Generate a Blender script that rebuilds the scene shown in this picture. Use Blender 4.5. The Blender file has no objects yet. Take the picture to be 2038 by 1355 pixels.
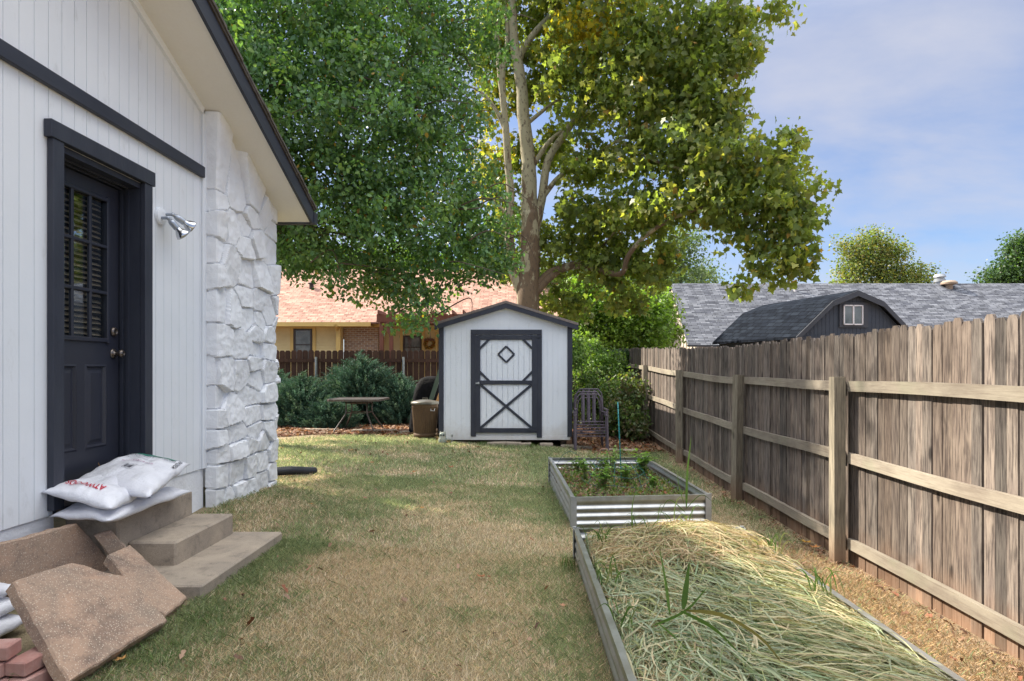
import bpy, math, random
import numpy as np
from mathutils import Vector, Matrix, noise as mnoise
random.seed(7); RNG = np.random.default_rng(11)
D = bpy.data; SC = bpy.context.scene; COL = SC.collection
PI = math.pi

# ------------------------------------------------------------------ camera, sky, sun, exposure
CAMZ = 1.5
F = 1250.0
cd = D.cameras.new('camera'); cam = D.objects.new('camera', cd); COL.objects.link(cam)
cam.location = (0, 0, CAMZ); cam.rotation_euler = (PI/2, 0, 0)
cd.sensor_width = 36; cd.lens = 36*F/2038; cd.shift_x = -26/2038; cd.shift_y = 56.5/2038
cd.clip_start = 0.05; cd.clip_end = 1000
SC.camera = cam
SUN_TO = Vector((-1.02, 0.56, 1.0)).normalized()        # direction towards the sun
SUN_EL = math.asin(SUN_TO.z); SUN_AZ = math.atan2(SUN_TO.x, SUN_TO.y)   # azimuth from +Y, clockwise
sl = D.lights.new('sun', 'SUN'); sl.energy = 4.4; sl.angle = math.radians(0.6); sl.color = (1.0, 0.90, 0.74)
so = D.objects.new('sun', sl); COL.objects.link(so); so.rotation_euler = SUN_TO.to_track_quat('Z', 'Y').to_euler(); so.location = (-10, 10, 20)
W = D.worlds.new('World'); SC.world = W; W.use_nodes = True
nt = W.node_tree; nt.nodes.clear()
def wn(t, **k):
    n = nt.nodes.new(t)
    for a, b in k.items(): setattr(n, a, b)
    return n
out = wn('ShaderNodeOutputWorld'); bg = wn('ShaderNodeBackground'); sky = wn('ShaderNodeTexSky', sky_type='NISHITA', sun_disc=False)
sky.sun_elevation = SUN_EL; sky.sun_rotation = SUN_AZ; sky.air_density = 1.0; sky.dust_density = 0.6; sky.ozone_density = 3.0
tc = wn('ShaderNodeTexCoord'); sep = wn('ShaderNodeSeparateXYZ'); nt.links.new(tc.outputs['Generated'], sep.inputs[0])
mz = wn('ShaderNodeMath', operation='ADD'); mz.inputs[1].default_value = 0.22; nt.links.new(sep.outputs['Z'], mz.inputs[0])
dx = wn('ShaderNodeMath', operation='DIVIDE'); dy = wn('ShaderNodeMath', operation='DIVIDE')
nt.links.new(sep.outputs['X'], dx.inputs[0]); nt.links.new(mz.outputs[0], dx.inputs[1])
nt.links.new(sep.outputs['Y'], dy.inputs[0]); nt.links.new(mz.outputs[0], dy.inputs[1])
cmb = wn('ShaderNodeCombineXYZ'); nt.links.new(dx.outputs[0], cmb.inputs[0]); nt.links.new(dy.outputs[0], cmb.inputs[1])
mp = wn('ShaderNodeMapping'); mp.inputs['Location'].default_value = (1.3, 0.4, 0); mp.inputs['Rotation'].default_value = (0, 0, 0.5); mp.inputs['Scale'].default_value = (0.75, 1.25, 1)
nt.links.new(cmb.outputs[0], mp.inputs[0])
nz = wn('ShaderNodeTexNoise'); nz.inputs['Scale'].default_value = 1.5; nz.inputs['Detail'].default_value = 9; nz.inputs['Roughness'].default_value = 0.56; nz.inputs['Distortion'].default_value = 0.3
nt.links.new(mp.outputs[0], nz.inputs['Vector'])
cr = wn('ShaderNodeValToRGB'); cr.color_ramp.elements[0].position = 0.36; cr.color_ramp.elements[0].color = (0.12, 0.12, 0.12, 1)
cr.color_ramp.elements[1].position = 0.74; cr.color_ramp.elements[1].color = (0.92, 0.92, 0.92, 1)
nt.links.new(nz.outputs[0], cr.inputs[0])
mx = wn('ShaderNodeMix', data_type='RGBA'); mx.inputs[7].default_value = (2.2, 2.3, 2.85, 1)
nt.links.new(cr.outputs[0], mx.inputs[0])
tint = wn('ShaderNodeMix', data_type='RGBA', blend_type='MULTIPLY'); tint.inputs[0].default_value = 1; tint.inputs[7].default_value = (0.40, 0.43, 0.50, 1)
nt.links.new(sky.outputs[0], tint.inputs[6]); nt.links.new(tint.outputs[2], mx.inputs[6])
# bright cloud added overhead, unseen, as fill light; thin grey cloud lower down
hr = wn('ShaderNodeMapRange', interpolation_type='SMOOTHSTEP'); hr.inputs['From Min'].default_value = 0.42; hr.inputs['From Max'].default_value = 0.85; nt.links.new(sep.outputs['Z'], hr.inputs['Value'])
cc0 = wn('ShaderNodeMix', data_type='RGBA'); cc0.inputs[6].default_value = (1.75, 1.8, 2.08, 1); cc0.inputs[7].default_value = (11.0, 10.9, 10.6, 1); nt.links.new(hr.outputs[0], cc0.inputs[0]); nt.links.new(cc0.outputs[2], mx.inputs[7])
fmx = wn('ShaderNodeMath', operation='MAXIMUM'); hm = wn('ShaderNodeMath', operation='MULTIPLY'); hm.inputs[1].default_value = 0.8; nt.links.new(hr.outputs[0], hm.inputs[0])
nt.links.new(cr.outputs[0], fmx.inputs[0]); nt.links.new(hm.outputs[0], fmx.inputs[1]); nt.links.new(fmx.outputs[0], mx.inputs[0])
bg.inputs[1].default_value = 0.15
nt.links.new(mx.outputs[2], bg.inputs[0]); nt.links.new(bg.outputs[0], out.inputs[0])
SC.view_settings.view_transform = 'Standard'; SC.view_settings.look = 'None'; SC.view_settings.gamma = 1
SC.view_settings.exposure = 1.36
SC.cycles.max_bounces = 8; SC.cycles.transparent_max_bounces = 8; SC.cycles.use_denoising = True; SC.cycles.denoising_prefilter = 'NONE'
SC.cycles.diffuse_bounces = 4; SC.cycles.caustics_reflective = False; SC.cycles.caustics_refractive = False

# ------------------------------------------------------------------ helpers
def P(px, py, k):                      # photo pixel + pixels-per-metre at its distance -> world point
    return Vector(((px-1045)/k, F/k, CAMZ+(734-py)/k))
def PX(px, py, x):                     # photo pixel on the plane X = x
    return P(px, py, (px-1045)/x)
def on_plane(px, py, a, b, c):         # photo pixel on the plane through three points
    n = (b-a).cross(c-a); o = Vector((0, 0, CAMZ)); d = Vector(((px-1045)/F, 1, (734-py)/F))
    return o + d*((a-o).dot(n)/d.dot(n))
def ground(x, y):
    l = np.interp(y, [0, 4.6, 5.3, 6.6, 11.4, 16, 30], [-1.21, -1.20, -1.16, -1.21, -1.27, -1.29, -1.3])
    r = np.interp(y, [0, 3.3, 7.5, 10.8, 15, 30], [-1.51, -1.54, -1.58, -1.52, -1.42, -1.4])
    t = np.clip((x+2.6)/5.2, 0, 1)
    return CAMZ + l + (r-l)*t + 0.006*np.sin(x*3.1+y*1.7)
def G(x, y): return float(ground(x, y))

def tag(o, label=None, cat=None, group=None, kind=None):
    if label: o['label'] = label
    if cat: o['category'] = cat
    if group: o['group'] = group
    if kind: o['kind'] = kind
    return o
def empty(name, loc, label=None, cat=None, group=None):
    o = D.objects.new(name, None); COL.objects.link(o); o.location = loc; o.empty_display_size = 0.2
    return tag(o, label, cat, group)
def wpos(o):
    v = Vector(o.location)
    while o.parent: o = o.parent; v += Vector(o.location)
    return v
def link(name, me, mat, parent, origin):
    o = D.objects.new(name, me); COL.objects.link(o)
    if parent is not None:
        o.parent = parent; o.location = origin-wpos(parent)
    else: o.location = origin
    if mat is not None: me.materials.append(mat)
    return o
class MB:
    """collects shapes in world coordinates, builds ONE mesh object"""
    def __init__(s): s.v = []; s.f = []; s.c = []; s.col = (1, 1, 1)
    def add(s, vs, fs):
        b = len(s.v); s.v += [tuple(v) for v in vs]; s.f += [tuple(i+b for i in f) for f in fs]; s.c += [s.col]*len(vs); return b
    def hexa(s, p):                     # 0-3 bottom loop, 4-7 top loop
        s.add(p, [(3, 2, 1, 0), (4, 5, 6, 7), (0, 1, 5, 4), (1, 2, 6, 5), (2, 3, 7, 6), (3, 0, 4, 7)])
    def box(s, x0, x1, y0, y1, z0, z1):
        s.hexa([(x0, y0, z0), (x1, y0, z0), (x1, y1, z0), (x0, y1, z0), (x0, y0, z1), (x1, y0, z1), (x1, y1, z1), (x0, y1, z1)])
    def cbox(s, x0, x1, y0, y1, z0, z1, c=0.004):   # box with chamfered edges
        V = []; 
        for sx in (0, 1):
            for sy in (0, 1):
                for sz in (0, 1):
                    X = (x0, x1)[sx]; Y = (y0, y1)[sy]; Z = (z0, z1)[sz]; a = c*(1-2*sx); b = c*(1-2*sy); d = c*(1-2*sz)
                    V += [(X, Y+b, Z+d), (X+a, Y, Z+d), (X+a, Y+b, Z)]
        idx = lambda sx, sy, sz, k: (sx*4+sy*2+sz)*3+k
        fs = []
        for sx in (0, 1): q = [idx(sx, 0, 0, 0), idx(sx, 1, 0, 0), idx(sx, 1, 1, 0), idx(sx, 0, 1, 0)]; fs.append(tuple(q[::-1] if not sx else q))
        for sy in (0, 1): q = [idx(0, sy, 0, 1), idx(1, sy, 0, 1), idx(1, sy, 1, 1), idx(0, sy, 1, 1)]; fs.append(tuple(q if not sy else q[::-1]))
        for sz in (0, 1): q = [idx(0, 0, sz, 2), idx(1, 0, sz, 2), idx(1, 1, sz, 2), idx(0, 1, sz, 2)]; fs.append(tuple(q[::-1] if not sz else q))
        for a in (0, 1):
            for b in (0, 1):
                fs.append((idx(0, a, b, 1), idx(1, a, b, 1), idx(1, a, b, 2), idx(0, a, b, 2)))
                fs.append((idx(a, 0, b, 0), idx(a, 1, b, 0), idx(a, 1, b, 2), idx(a, 0, b, 2)))
                fs.append((idx(a, b, 0, 0), idx(a, b, 1, 0), idx(a, b, 1, 1), idx(a, b, 0, 1)))
                for c_ in (0, 1): fs.append((idx(a, b, c_, 0), idx(a, b, c_, 1), idx(a, b, c_, 2)))
        s.add(V, fs)
    def bar(s, a, b, w, h, up=(0, 0, 1), c=0.0):    # rectangular bar from a to b, w across, h along up
        a = Vector(a); b = Vector(b); d = (b-a).normalized(); up = Vector(up); r = d.cross(up).normalized(); u = r.cross(d).normalized()
        r *= w/2; u *= h/2
        s.hexa([a-r-u, a+r-u, b+r-u, b-r-u, a-r+u, a+r+u, b+r+u, b-r+u])
    def tube(s, pts, rad, n=8, cap=True, jit=0.0):
        pts = [Vector(p) for p in pts]; m = len(pts)
        if not hasattr(rad, '__len__'): rad = [rad]*m
        rings = []; prev = None
        for i, p in enumerate(pts):
            d = (pts[min(i+1, m-1)]-pts[max(i-1, 0)]).normalized()
            if prev is None: r = d.orthogonal().normalized()
            else: r = (prev-d*prev.dot(d)).normalized()
            prev = r; u = d.cross(r)
            rings.append([p+(r*math.cos(2*PI*j/n)+u*math.sin(2*PI*j/n))*rad[i]*(1+random.uniform(-jit, jit)) for j in range(n)])
        b = len(s.v); vs = [v for R in rings for v in R]
        fs = [(i*n+j, i*n+(j+1) % n, (i+1)*n+(j+1) % n, (i+1)*n+j) for i in range(m-1) for j in range(n)]
        if cap: fs += [tuple(range(n))[::-1], tuple((m-1)*n+j for j in range(n))]
        s.add(vs, fs)
    def lathe(s, prof, c=(0, 0, 0), n=24, M=None, ripple=0, rn=0):   # prof [(r, z)]
        vs = []; fs = []
        for (r, z) in prof:
            for j in range(n):
                a = 2*PI*j/n; rr = r*(1+ripple*math.cos(rn*a)) if r > 0 else 0
                v = Vector((rr*math.cos(a), rr*math.sin(a), z)); v = (M @ v) if M is not None else v
                vs.append(v+Vector(c))
        for i in range(len(prof)-1):
            for j in range(n): fs.append((i*n+j, i*n+(j+1) % n, (i+1)*n+(j+1) % n, (i+1)*n+j))
        s.add(vs, fs)
    def slab(s, top, d):                # polygon loop of points extruded by vector d
        top = [Vector(p) for p in top]; d = Vector(d); n = len(top)
        s.add(top+[p+d for p in top], [tuple(range(n)), tuple(range(2*n-1, n-1, -1))]+[(i, i+n, (i+1) % n+n, (i+1) % n) for i in range(n)])
    def build(s, name, mat, parent=None, origin=None, smooth=False, color=False):
        a = np.array(s.v, dtype=float)
        if origin is None:
            origin = Vector(((a[:, 0].min()+a[:, 0].max())/2, (a[:, 1].min()+a[:, 1].max())/2, a[:, 2].min())) if parent is None else wpos(parent)
        origin = Vector(origin); a = a-np.array(origin)
        me = D.meshes.new(name); me.from_pydata(a.tolist(), [], s.f)
        if color:
            at = me.color_attributes.new('Col', 'FLOAT_COLOR', 'POINT')
            c = np.ones((len(a), 4), np.float32); c[:, :3] = np.array(s.c); at.data.foreach_set('color', c.ravel())
        if smooth: me.polygons.foreach_set('use_smooth', [True]*len(me.polygons))
        me.update()
        import bmesh
        bm = bmesh.new(); bm.from_mesh(me); bmesh.ops.recalc_face_normals(bm, faces=bm.faces); bm.to_mesh(me); bm.free()
        return link(name, me, mat, parent, origin)
def fast(name, V, K, cols, mat, parent=None, origin=(0, 0, 0), smooth=False):
    """V: (n, K, 3) one K-gon per item; cols (n,3) or (n,K,3)"""
    n = len(V); origin = Vector(origin)
    if parent is not None: origin = wpos(parent)
    co = (V.reshape(-1, 3)-np.array(origin)).astype(np.float32)
    me = D.meshes.new(name); me.vertices.add(n*K); me.vertices.foreach_set('co', co.ravel())
    me.loops.add(n*K); me.loops.foreach_set('vertex_index', np.arange(n*K, dtype=np.int32))
    me.polygons.add(n); me.polygons.foreach_set('loop_start', np.arange(0, n*K, K, dtype=np.int32))
    me.update(calc_edges=True)
    c = np.ones((n, K, 4), np.float32); c[:, :, :3] = cols if cols.ndim == 3 else cols[:, None, :]
    at = me.color_attributes.new('Col', 'FLOAT_COLOR', 'POINT'); at.data.foreach_set('color', c.ravel())
    if smooth: me.polygons.foreach_set('use_smooth', [True]*n)
    return link(name, me, mat, parent, origin)
def ribbons(name, PT, WD, cols, mat, parent=None, origin=(0, 0, 0)):
    """PT (n,m,3) centre lines, WD (n,m,3) half-width vectors -> strips of quads in one mesh"""
    n, m, _ = PT.shape; origin = Vector(origin)
    if parent is not None: origin = wpos(parent)
    V = np.stack([PT-WD, PT+WD], 2).reshape(n, m*2, 3)
    q = np.array([[2*i, 2*i+1, 2*i+3, 2*i+2] for i in range(m-1)])
    idx = (np.arange(n)[:, None, None]*(2*m)+q[None]).reshape(-1)
    nf = n*(m-1)
    me = D.meshes.new(name); me.vertices.add(n*m*2); me.vertices.foreach_set('co', (V.reshape(-1, 3)-np.array(origin)).astype(np.float32).ravel())
    me.loops.add(nf*4); me.loops.foreach_set('vertex_index', idx.astype(np.int32))
    me.polygons.add(nf); me.polygons.foreach_set('loop_start', np.arange(0, nf*4, 4, dtype=np.int32)); me.update(calc_edges=True)
    c = np.ones((n, m*2, 4), np.float32); c[:, :, :3] = cols[:, None, :]
    at = me.color_attributes.new('Col', 'FLOAT_COLOR', 'POINT'); at.data.foreach_set('color', c.ravel())
    me.polygons.foreach_set('use_smooth', [True]*nf)
    return link(name, me, mat, parent, origin)

# ------------------------------------------------------------------ materials
MATS = {}
class NT:
    def __init__(s, name):
        s.m = D.materials.new(name); s.m.use_nodes = True; s.t = s.m.node_tree; s.b = s.t.nodes['Principled BSDF']; s.o = s.t.nodes['Material Output']
        s.geo = s.n('ShaderNodeNewGeometry'); s.pos = s.geo.outputs['Position']
    def n(s, t, **k):
        x = s.t.nodes.new(t)
        for a, b in k.items(): setattr(x, a, b)
        return x
    def l(s, a, b): s.t.links.new(a, b)
    def set(s, sock, v):
        if isinstance(v, bpy.types.NodeSocket): s.l(v, sock)
        elif isinstance(v, tuple) and len(v) == 3 and sock.type == 'RGBA': sock.default_value = (*v, 1)
        else: sock.default_value = v
    def map(s, scale=(1, 1, 1), rot=(0, 0, 0), vec=None):
        m = s.n('ShaderNodeMapping'); s.l(vec or s.pos, m.inputs[0]); m.inputs['Scale'].default_value = scale; m.inputs['Rotation'].default_value = rot; return m.outputs[0]
    def noise(s, scale, detail=4, rough=0.55, vec=None, dist=0.0):
        x = s.n('ShaderNodeTexNoise'); s.l(vec or s.pos, x.inputs['Vector']); x.inputs['Scale'].default_value = scale; x.inputs['Detail'].default_value = detail
        x.inputs['Roughness'].default_value = rough; x.inputs['Distortion'].default_value = dist; return x.outputs[0]
    def ramp(s, fac, stops):
        r = s.n('ShaderNodeValToRGB'); s.l(fac, r.inputs[0]); e = r.color_ramp.elements
        while len(e) < len(stops): e.new(0.5)
        for q, (p, c) in zip(e, stops): q.position = p; q.color = (*((c,)*3 if not isinstance(c, tuple) else c), 1)
        return r.outputs[0]
    def mix(s, fac, a, b, blend='MIX'):
        m = s.n('ShaderNodeMix', data_type='RGBA', blend_type=blend); s.set(m.inputs[0], fac); s.set(m.inputs[6], a); s.set(m.inputs[7], b); return m.outputs[2]
    def math(s, op, a, b=0.0):
        m = s.n('ShaderNodeMath', operation=op); s.set(m.inputs[0], a); s.set(m.inputs[1], b); return m.outputs[0]
    def sep(s, vec=None):
        x = s.n('ShaderNodeSeparateXYZ'); s.l(vec or s.pos, x.inputs[0]); return x.outputs
    def attr(s):
        a = s.n('ShaderNodeAttribute'); a.attribute_name = 'Col'; return a.outputs['Color']
    def comb(s, x, y, z=0.0):
        c = s.n('ShaderNodeCombineXYZ'); s.set(c.inputs[0], x); s.set(c.inputs[1], y); s.set(c.inputs[2], z); return c.outputs[0]
    def bump(s, h, st=0.3, dist=0.01, prev=None):
        b = s.n('ShaderNodeBump'); b.inputs['Strength'].default_value = st; b.inputs['Distance'].default_value = dist; s.l(h, b.inputs['Height'])
        if prev is not None: s.l(prev, b.inputs['Normal'])
        return b.outputs[0]
    def done(s, col, rough=0.7, normal=None, metal=0.0, spec=0.4):
        s.set(s.b.inputs['Base Color'], col); s.set(s.b.inputs['Roughness'], rough); s.set(s.b.inputs['Metallic'], metal); s.b.inputs['Specular IOR Level'].default_value = spec
        if normal is not None: s.l(normal, s.b.inputs['Normal'])
        return s.m
def plain(name, c1, c2=None, scale=6, rough=0.6, metal=0, bs=40, bst=0.2, bd=0.004, detail=5, spec=0.4, st=(1, 1, 1), lo=0.35, hi=0.65):
    t = NT(name); c2 = c2 or tuple(x*0.8 for x in c1); v = t.map(st)
    n1 = t.noise(scale, detail, 0.6, v); n2 = t.noise(bs, 4, 0.6, v)
    col = t.mix(t.ramp(n1, [(lo, 0.0), (hi, 1.0)]), c1, c2)
    col = t.mix(0.25, col, t.mix(n2, (0.25,)*3, (0.75,)*3), 'OVERLAY')
    return t.done(col, rough, t.bump(n2, bst, bd), metal, spec)
def leafy(name, trans=0.45, rough=0.5, tint=(1.25, 1.35, 0.5), spec=0.35, var=30):
    t = NT(name); c = t.attr(); n = t.noise(var, 2); c = t.mix(0.3, c, t.mix(n, (0.2,)*3, (0.8,)*3), 'OVERLAY')
    t.done(c, rough, None, 0, spec)
    tr = t.n('ShaderNodeBsdfTranslucent'); t.set(tr.inputs[0], t.mix(1.0, c, tint, 'MULTIPLY'))
    mx = t.n('ShaderNodeMixShader'); mx.inputs[0].default_value = trans; t.l(t.b.outputs[0], mx.inputs[1]); t.l(tr.outputs[0], mx.inputs[2]); t.l(mx.outputs[0], t.o.inputs[0])
    return t.m
def painted_siding(name, c, axis='y', dirt=(0.42, 0.42, 0.40)):
    t = NT(name); st = (14, 14, 1.2) ; v = t.map(st)
    n = t.noise(3.0, 6, 0.65, v); big = t.noise(1.3, 5, 0.6); spk = t.noise(55, 3, 0.6)
    col = t.mix(t.ramp(big, [(0.4, 0.0), (0.75, 0.5)]), c, tuple(x*0.86 for x in c))
    col = t.mix(t.ramp(t.noise(9, 6, 0.7, t.map((1, 1, 0.35))), [(0.60, 0.0), (0.80, 0.45)]), col, dirt)
    zz = t.math('ADD', t.sep()[2], t.math('MULTIPLY', t.noise(7, 5, 0.7), 0.5)); col = t.mix(t.ramp(zz, [(0.42, 0.55), (0.80, 0.0)]), col, (0.42, 0.36, 0.29))
    h = t.mix(0.4, n, spk)
    return t.done(col, 0.62, t.bump(h, 0.45, 0.006), 0, 0.35)
def weathered(name, a, b, dark, stain=True, usecol=True):
    t = NT(name); v = t.map((1, 1, 0.06)); v2 = t.map((1, 1, 0.16))
    g = t.noise(85, 5, 0.6, v); s = t.noise(22, 5, 0.65, v2); kn = t.noise(7, 3, 0.5, t.map((1, 1, 0.5)), 0.5)
    col = t.mix(t.ramp(s, [(0.3, 0.0), (0.72, 1.0)]), a, b)
    col = t.mix(t.ramp(g, [(0.46, 0.0), (0.62, 0.75)]), col, dark)
    vo = t.n('ShaderNodeTexVoronoi'); t.l(t.map((6, 6, 2.1)), vo.inputs['Vector']); vo.inputs['Scale'].default_value = 1; vo.inputs['Randomness'].default_value = 1
    col = t.mix(t.ramp(vo.outputs['Distance'], [(0.07, 0.85), (0.11, 0.25), (0.16, 0.0)]), col, tuple(x*0.7 for x in dark))
    col = t.mix(t.ramp(kn, [(0.60, 0.0), (0.72, 0.55)]), col, tuple(x*0.9 for x in dark))
    if stain:
        z = t.sep()[2]; zz = t.math('ADD', z, t.math('MULTIPLY', t.noise(5, 3), 0.25))
        # soil splashed and soaked into the foot of the boards
        f = t.ramp(zz, [(0.10, 1.0), (0.40, 0.0)]); col = t.mix(t.math('MULTIPLY', f, 0.6), col, (0.27, 0.16, 0.10))
    if usecol: col = t.mix(1.0, col, t.attr(), 'MULTIPLY')
    return t.done(col, 0.85, t.bump(t.mix(0.5, g, s), 0.6, 0.004), 0, 0.2)
def shingles(name, c1, c2, mort, vec_fn, bw=0.30, rh=0.14):
    t = NT(name); vec = vec_fn(t)
    b = t.n('ShaderNodeTexBrick'); t.l(vec, b.inputs['Vector']); b.inputs['Color1'].default_value = (*c1, 1); b.inputs['Color2'].default_value = (*c2, 1); b.inputs['Mortar'].default_value = (*mort, 1)
    b.inputs['Scale'].default_value = 1; b.inputs['Brick Width'].default_value = bw; b.inputs['Row Height'].default_value = rh; b.inputs['Mortar Size'].default_value = 0.012; b.inputs['Mortar Smooth'].default_value = 0.3
    b.offset = 0.37
    n = t.noise(3, 5); f = t.noise(60, 3)
    # individual tab tone
    w = t.n('ShaderNodeTexWhiteNoise', noise_dimensions='2D'); fl = t.n('ShaderNodeVectorMath', operation='FLOOR'); sc = t.n('ShaderNodeVectorMath', operation='DIVIDE'); t.l(vec, sc.inputs[0]); sc.inputs[1].default_value = (bw*0.55, rh, 1); t.l(sc.outputs[0], fl.inputs[0]); t.l(fl.outputs[0], w.inputs['Vector'])
    col = t.mix(0.35, b.outputs[0], t.mix(w.outputs['Value'], (0.15,)*3, (0.85,)*3), 'OVERLAY')
    col = t.mix(0.35, col, t.mix(n, (0.3,)*3, (0.7,)*3), 'OVERLAY')
    h = t.mix(0.3, t.math('SUBTRACT', 1.0, b.outputs['Fac']), f)
    return t.done(col, 0.9, t.bump(h, 0.6, 0.02), 0, 0.03)

M = {}
M['white'] = painted_siding('white_paint', (0.79, 0.82, 0.86))
M['stone'] = plain('painted_stone', (0.83, 0.85, 0.88), (0.76, 0.77, 0.80), 5, 0.6, bs=32, bst=0.55, bd=0.012)
M['shedwhite'] = painted_siding('shed_white_paint', (0.74, 0.785, 0.85))
M['trim'] = plain('charcoal_trim', (0.026, 0.030, 0.046), (0.038, 0.043, 0.060), 6, 0.5, bs=30, bst=0.5, bd=0.003, st=(1, 1, 0.3))
M['trimh'] = plain('charcoal_trim_long', (0.026, 0.030, 0.046), (0.042, 0.047, 0.064), 6, 0.5, bs=30, bst=0.5, bd=0.003, st=(1, 0.2, 1))
M['door'] = plain('door_paint', (0.026, 0.028, 0.042), (0.031, 0.034, 0.048), 3, 0.38, bs=70, bst=0.08, bd=0.002)
M['soffit'] = plain('soffit_paint', (0.82, 0.79, 0.73), (0.78, 0.75, 0.69), 2, 0.7, bs=50, bst=0.15, bd=0.002)
M['edge'] = plain('drip_edge', (0.05, 0.04, 0.035), (0.09, 0.075, 0.065), 12, 0.7)
M['asphalt_roof'] = plain('roof_shingle_dark', (0.07, 0.065, 0.06), (0.12, 0.11, 0.10), 14, 0.9)
def concmat():
    t = NT('aggregate_concrete'); n = t.noise(3.0, 7, 0.7, None, 0.5); n2 = t.noise(11, 6, 0.7); sp = t.noise(210, 3, 0.7); v = t.n('ShaderNodeTexVoronoi'); t.l(t.pos, v.inputs['Vector']); v.inputs['Scale'].default_value = 150
    col = t.mix(t.ramp(n, [(0.35, 0.0), (0.65, 1.0)]), (0.40, 0.335, 0.265), (0.28, 0.24, 0.20)); col = t.mix(t.ramp(n2, [(0.52, 0.0), (0.70, 0.6)]), col, (0.13, 0.11, 0.095))
    col = t.mix(t.ramp(v.outputs['Distance'], [(0.10, 0.6), (0.25, 0.0)]), col, (0.52, 0.46, 0.37)); col = t.mix(0.5, col, t.mix(sp, (0.1,)*3, (0.9,)*3), 'OVERLAY')
    return t.done(col, 0.93, t.bump(t.mix(0.5, sp, n2), 0.7, 0.005), 0, 0.2)
M['concrete'] = concmat()
def slabmat():
    t = NT('weathered_paver'); n = t.noise(4, 6, 0.65, None, 0.4); sp = t.noise(170, 3, 0.7)
    v = t.n('ShaderNodeTexVoronoi'); t.l(t.pos, v.inputs['Vector']); v.inputs['Scale'].default_value = 110
    col = t.mix(t.ramp(n, [(0.35, 0.0), (0.68, 1.0)]), (0.42, 0.285, 0.205), (0.27, 0.21, 0.165))
    col = t.mix(t.ramp(t.noise(2.6, 8, 0.75), [(0.50, 0.0), (0.66, 0.75)]), col, (0.10, 0.08, 0.075))
    col = t.mix(t.ramp(t.noise(40, 5, 0.75), [(0.55, 0.0), (0.7, 0.6)]), col, (0.15, 0.115, 0.095))
    col = t.mix(t.ramp(v.outputs['Distance'], [(0.14, 0.85), (0.30, 0.0)]), col, (0.62, 0.54, 0.44))
    col = t.mix(0.4, col, t.mix(sp, (0.2,)*3, (0.8,)*3), 'OVERLAY')
    return t.done(col, 0.92, t.bump(t.mix(0.5, sp, v.outputs['Distance']), 0.6, 0.004), 0, 0.2)
M['paver'] = slabmat()
M['brick'] = plain('loose_brick', (0.34, 0.17, 0.145), (0.42, 0.26, 0.23), 12, 0.9, bs=70, bst=0.4, bd=0.003)
M['plastic'] = plain('woven_bag', (0.74, 0.75, 0.80), (0.66, 0.67, 0.73), 5, 0.38, bs=11, bst=0.75, bd=0.02)
M['red'] = plain('red_print', (0.55, 0.02, 0.05), rough=0.4); M['inkg'] = plain('green_print', (0.03, 0.22, 0.16), rough=0.4); M['ink'] = plain('dark_print', (0.05, 0.05, 0.07), rough=0.4)
M['inkr'] = plain('pink_print', (0.42, 0.12, 0.28), rough=0.4); M['grey_ink'] = plain('grey_print', (0.30, 0.32, 0.36), rough=0.4)
M['chrome'] = plain('lamp_chrome', (0.62, 0.64, 0.68), rough=0.18, metal=1, bst=0.02)
M['steelw'] = plain('lamp_holder', (0.42, 0.46, 0.52), rough=0.35, metal=0.8, bst=0.05)
M['lens'] = plain('lamp_lens', (0.42, 0.43, 0.36), (0.30, 0.31, 0.24), 25, 0.2, bst=0.1)
M['brass'] = plain('knob_metal', (0.20, 0.17, 0.15), rough=0.35, metal=0.9, bst=0.05)
M['fence'] = weathered('weathered_pickets', (0.245, 0.205, 0.175), (0.11, 0.088, 0.08), (0.032, 0.026, 0.026))
def railmat():
    t = NT('weathered_rails'); v = t.map((1, 0.05, 1)); g = t.noise(70, 5, 0.6, v); s = t.noise(5, 6, 0.7, t.map((1, 0.3, 1)))
    col = t.mix(t.ramp(s, [(0.4, 0.0), (0.7, 1.0)]), (0.315, 0.28, 0.235), (0.175, 0.145, 0.125)); col = t.mix(t.ramp(g, [(0.5, 0.0), (0.72, 0.6)]), col, (0.15, 0.12, 0.10))
    col = t.mix(t.ramp(t.noise(3, 4), [(0.55, 0.0), (0.7, 0.5)]), col, (0.24, 0.24, 0.18))
    return t.done(t.mix(1.0, col, t.attr(), 'MULTIPLY'), 0.85, t.bump(g, 0.5, 0.004), 0, 0.2)
M['rail'] = railmat()
M['post'] = weathered('weathered_post', (0.32, 0.28, 0.215), (0.21, 0.185, 0.145), (0.13, 0.115, 0.09))
M['bfence'] = weathered('brown_fence', (0.105, 0.055, 0.042), (0.075, 0.042, 0.033), (0.05, 0.03, 0.026), stain=False)
M['galv'] = plain('galvanised_steel', (0.52, 0.54, 0.55), (0.38, 0.38, 0.36), 7, 0.34, metal=0.85, bs=40, bst=0.06, bd=0.003)
M['galvp'] = plain('galvanised_post', (0.45, 0.47, 0.50), (0.35, 0.37, 0.38), 9, 0.45, metal=0.6)
M['blackp'] = plain('black_plastic', (0.02, 0.021, 0.026), (0.03, 0.032, 0.04), 10, 0.45)
M['soil'] = plain('mulch_soil', (0.085, 0.055, 0.04), (0.15, 0.10, 0.07), 16, 0.95, bs=60, bst=0.9, bd=0.02)
M['tablem'] = plain('table_metal', (0.075, 0.058, 0.052), (0.11, 0.09, 0.08), 12, 0.4)
M['tabletop'] = plain('table_glass_top', (0.06, 0.05, 0.045), (0.10, 0.085, 0.075), 6, 0.35)
M['chair'] = plain('chair_metal', (0.12, 0.10, 0.125), (0.085, 0.07, 0.09), 9, 0.45)
M['rust'] = plain('rusty_galvanised', (0.075, 0.043, 0.022), (0.12, 0.075, 0.04), 5, 0.7, metal=0.2, bs=30, st=(1, 1, 0.4))
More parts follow.
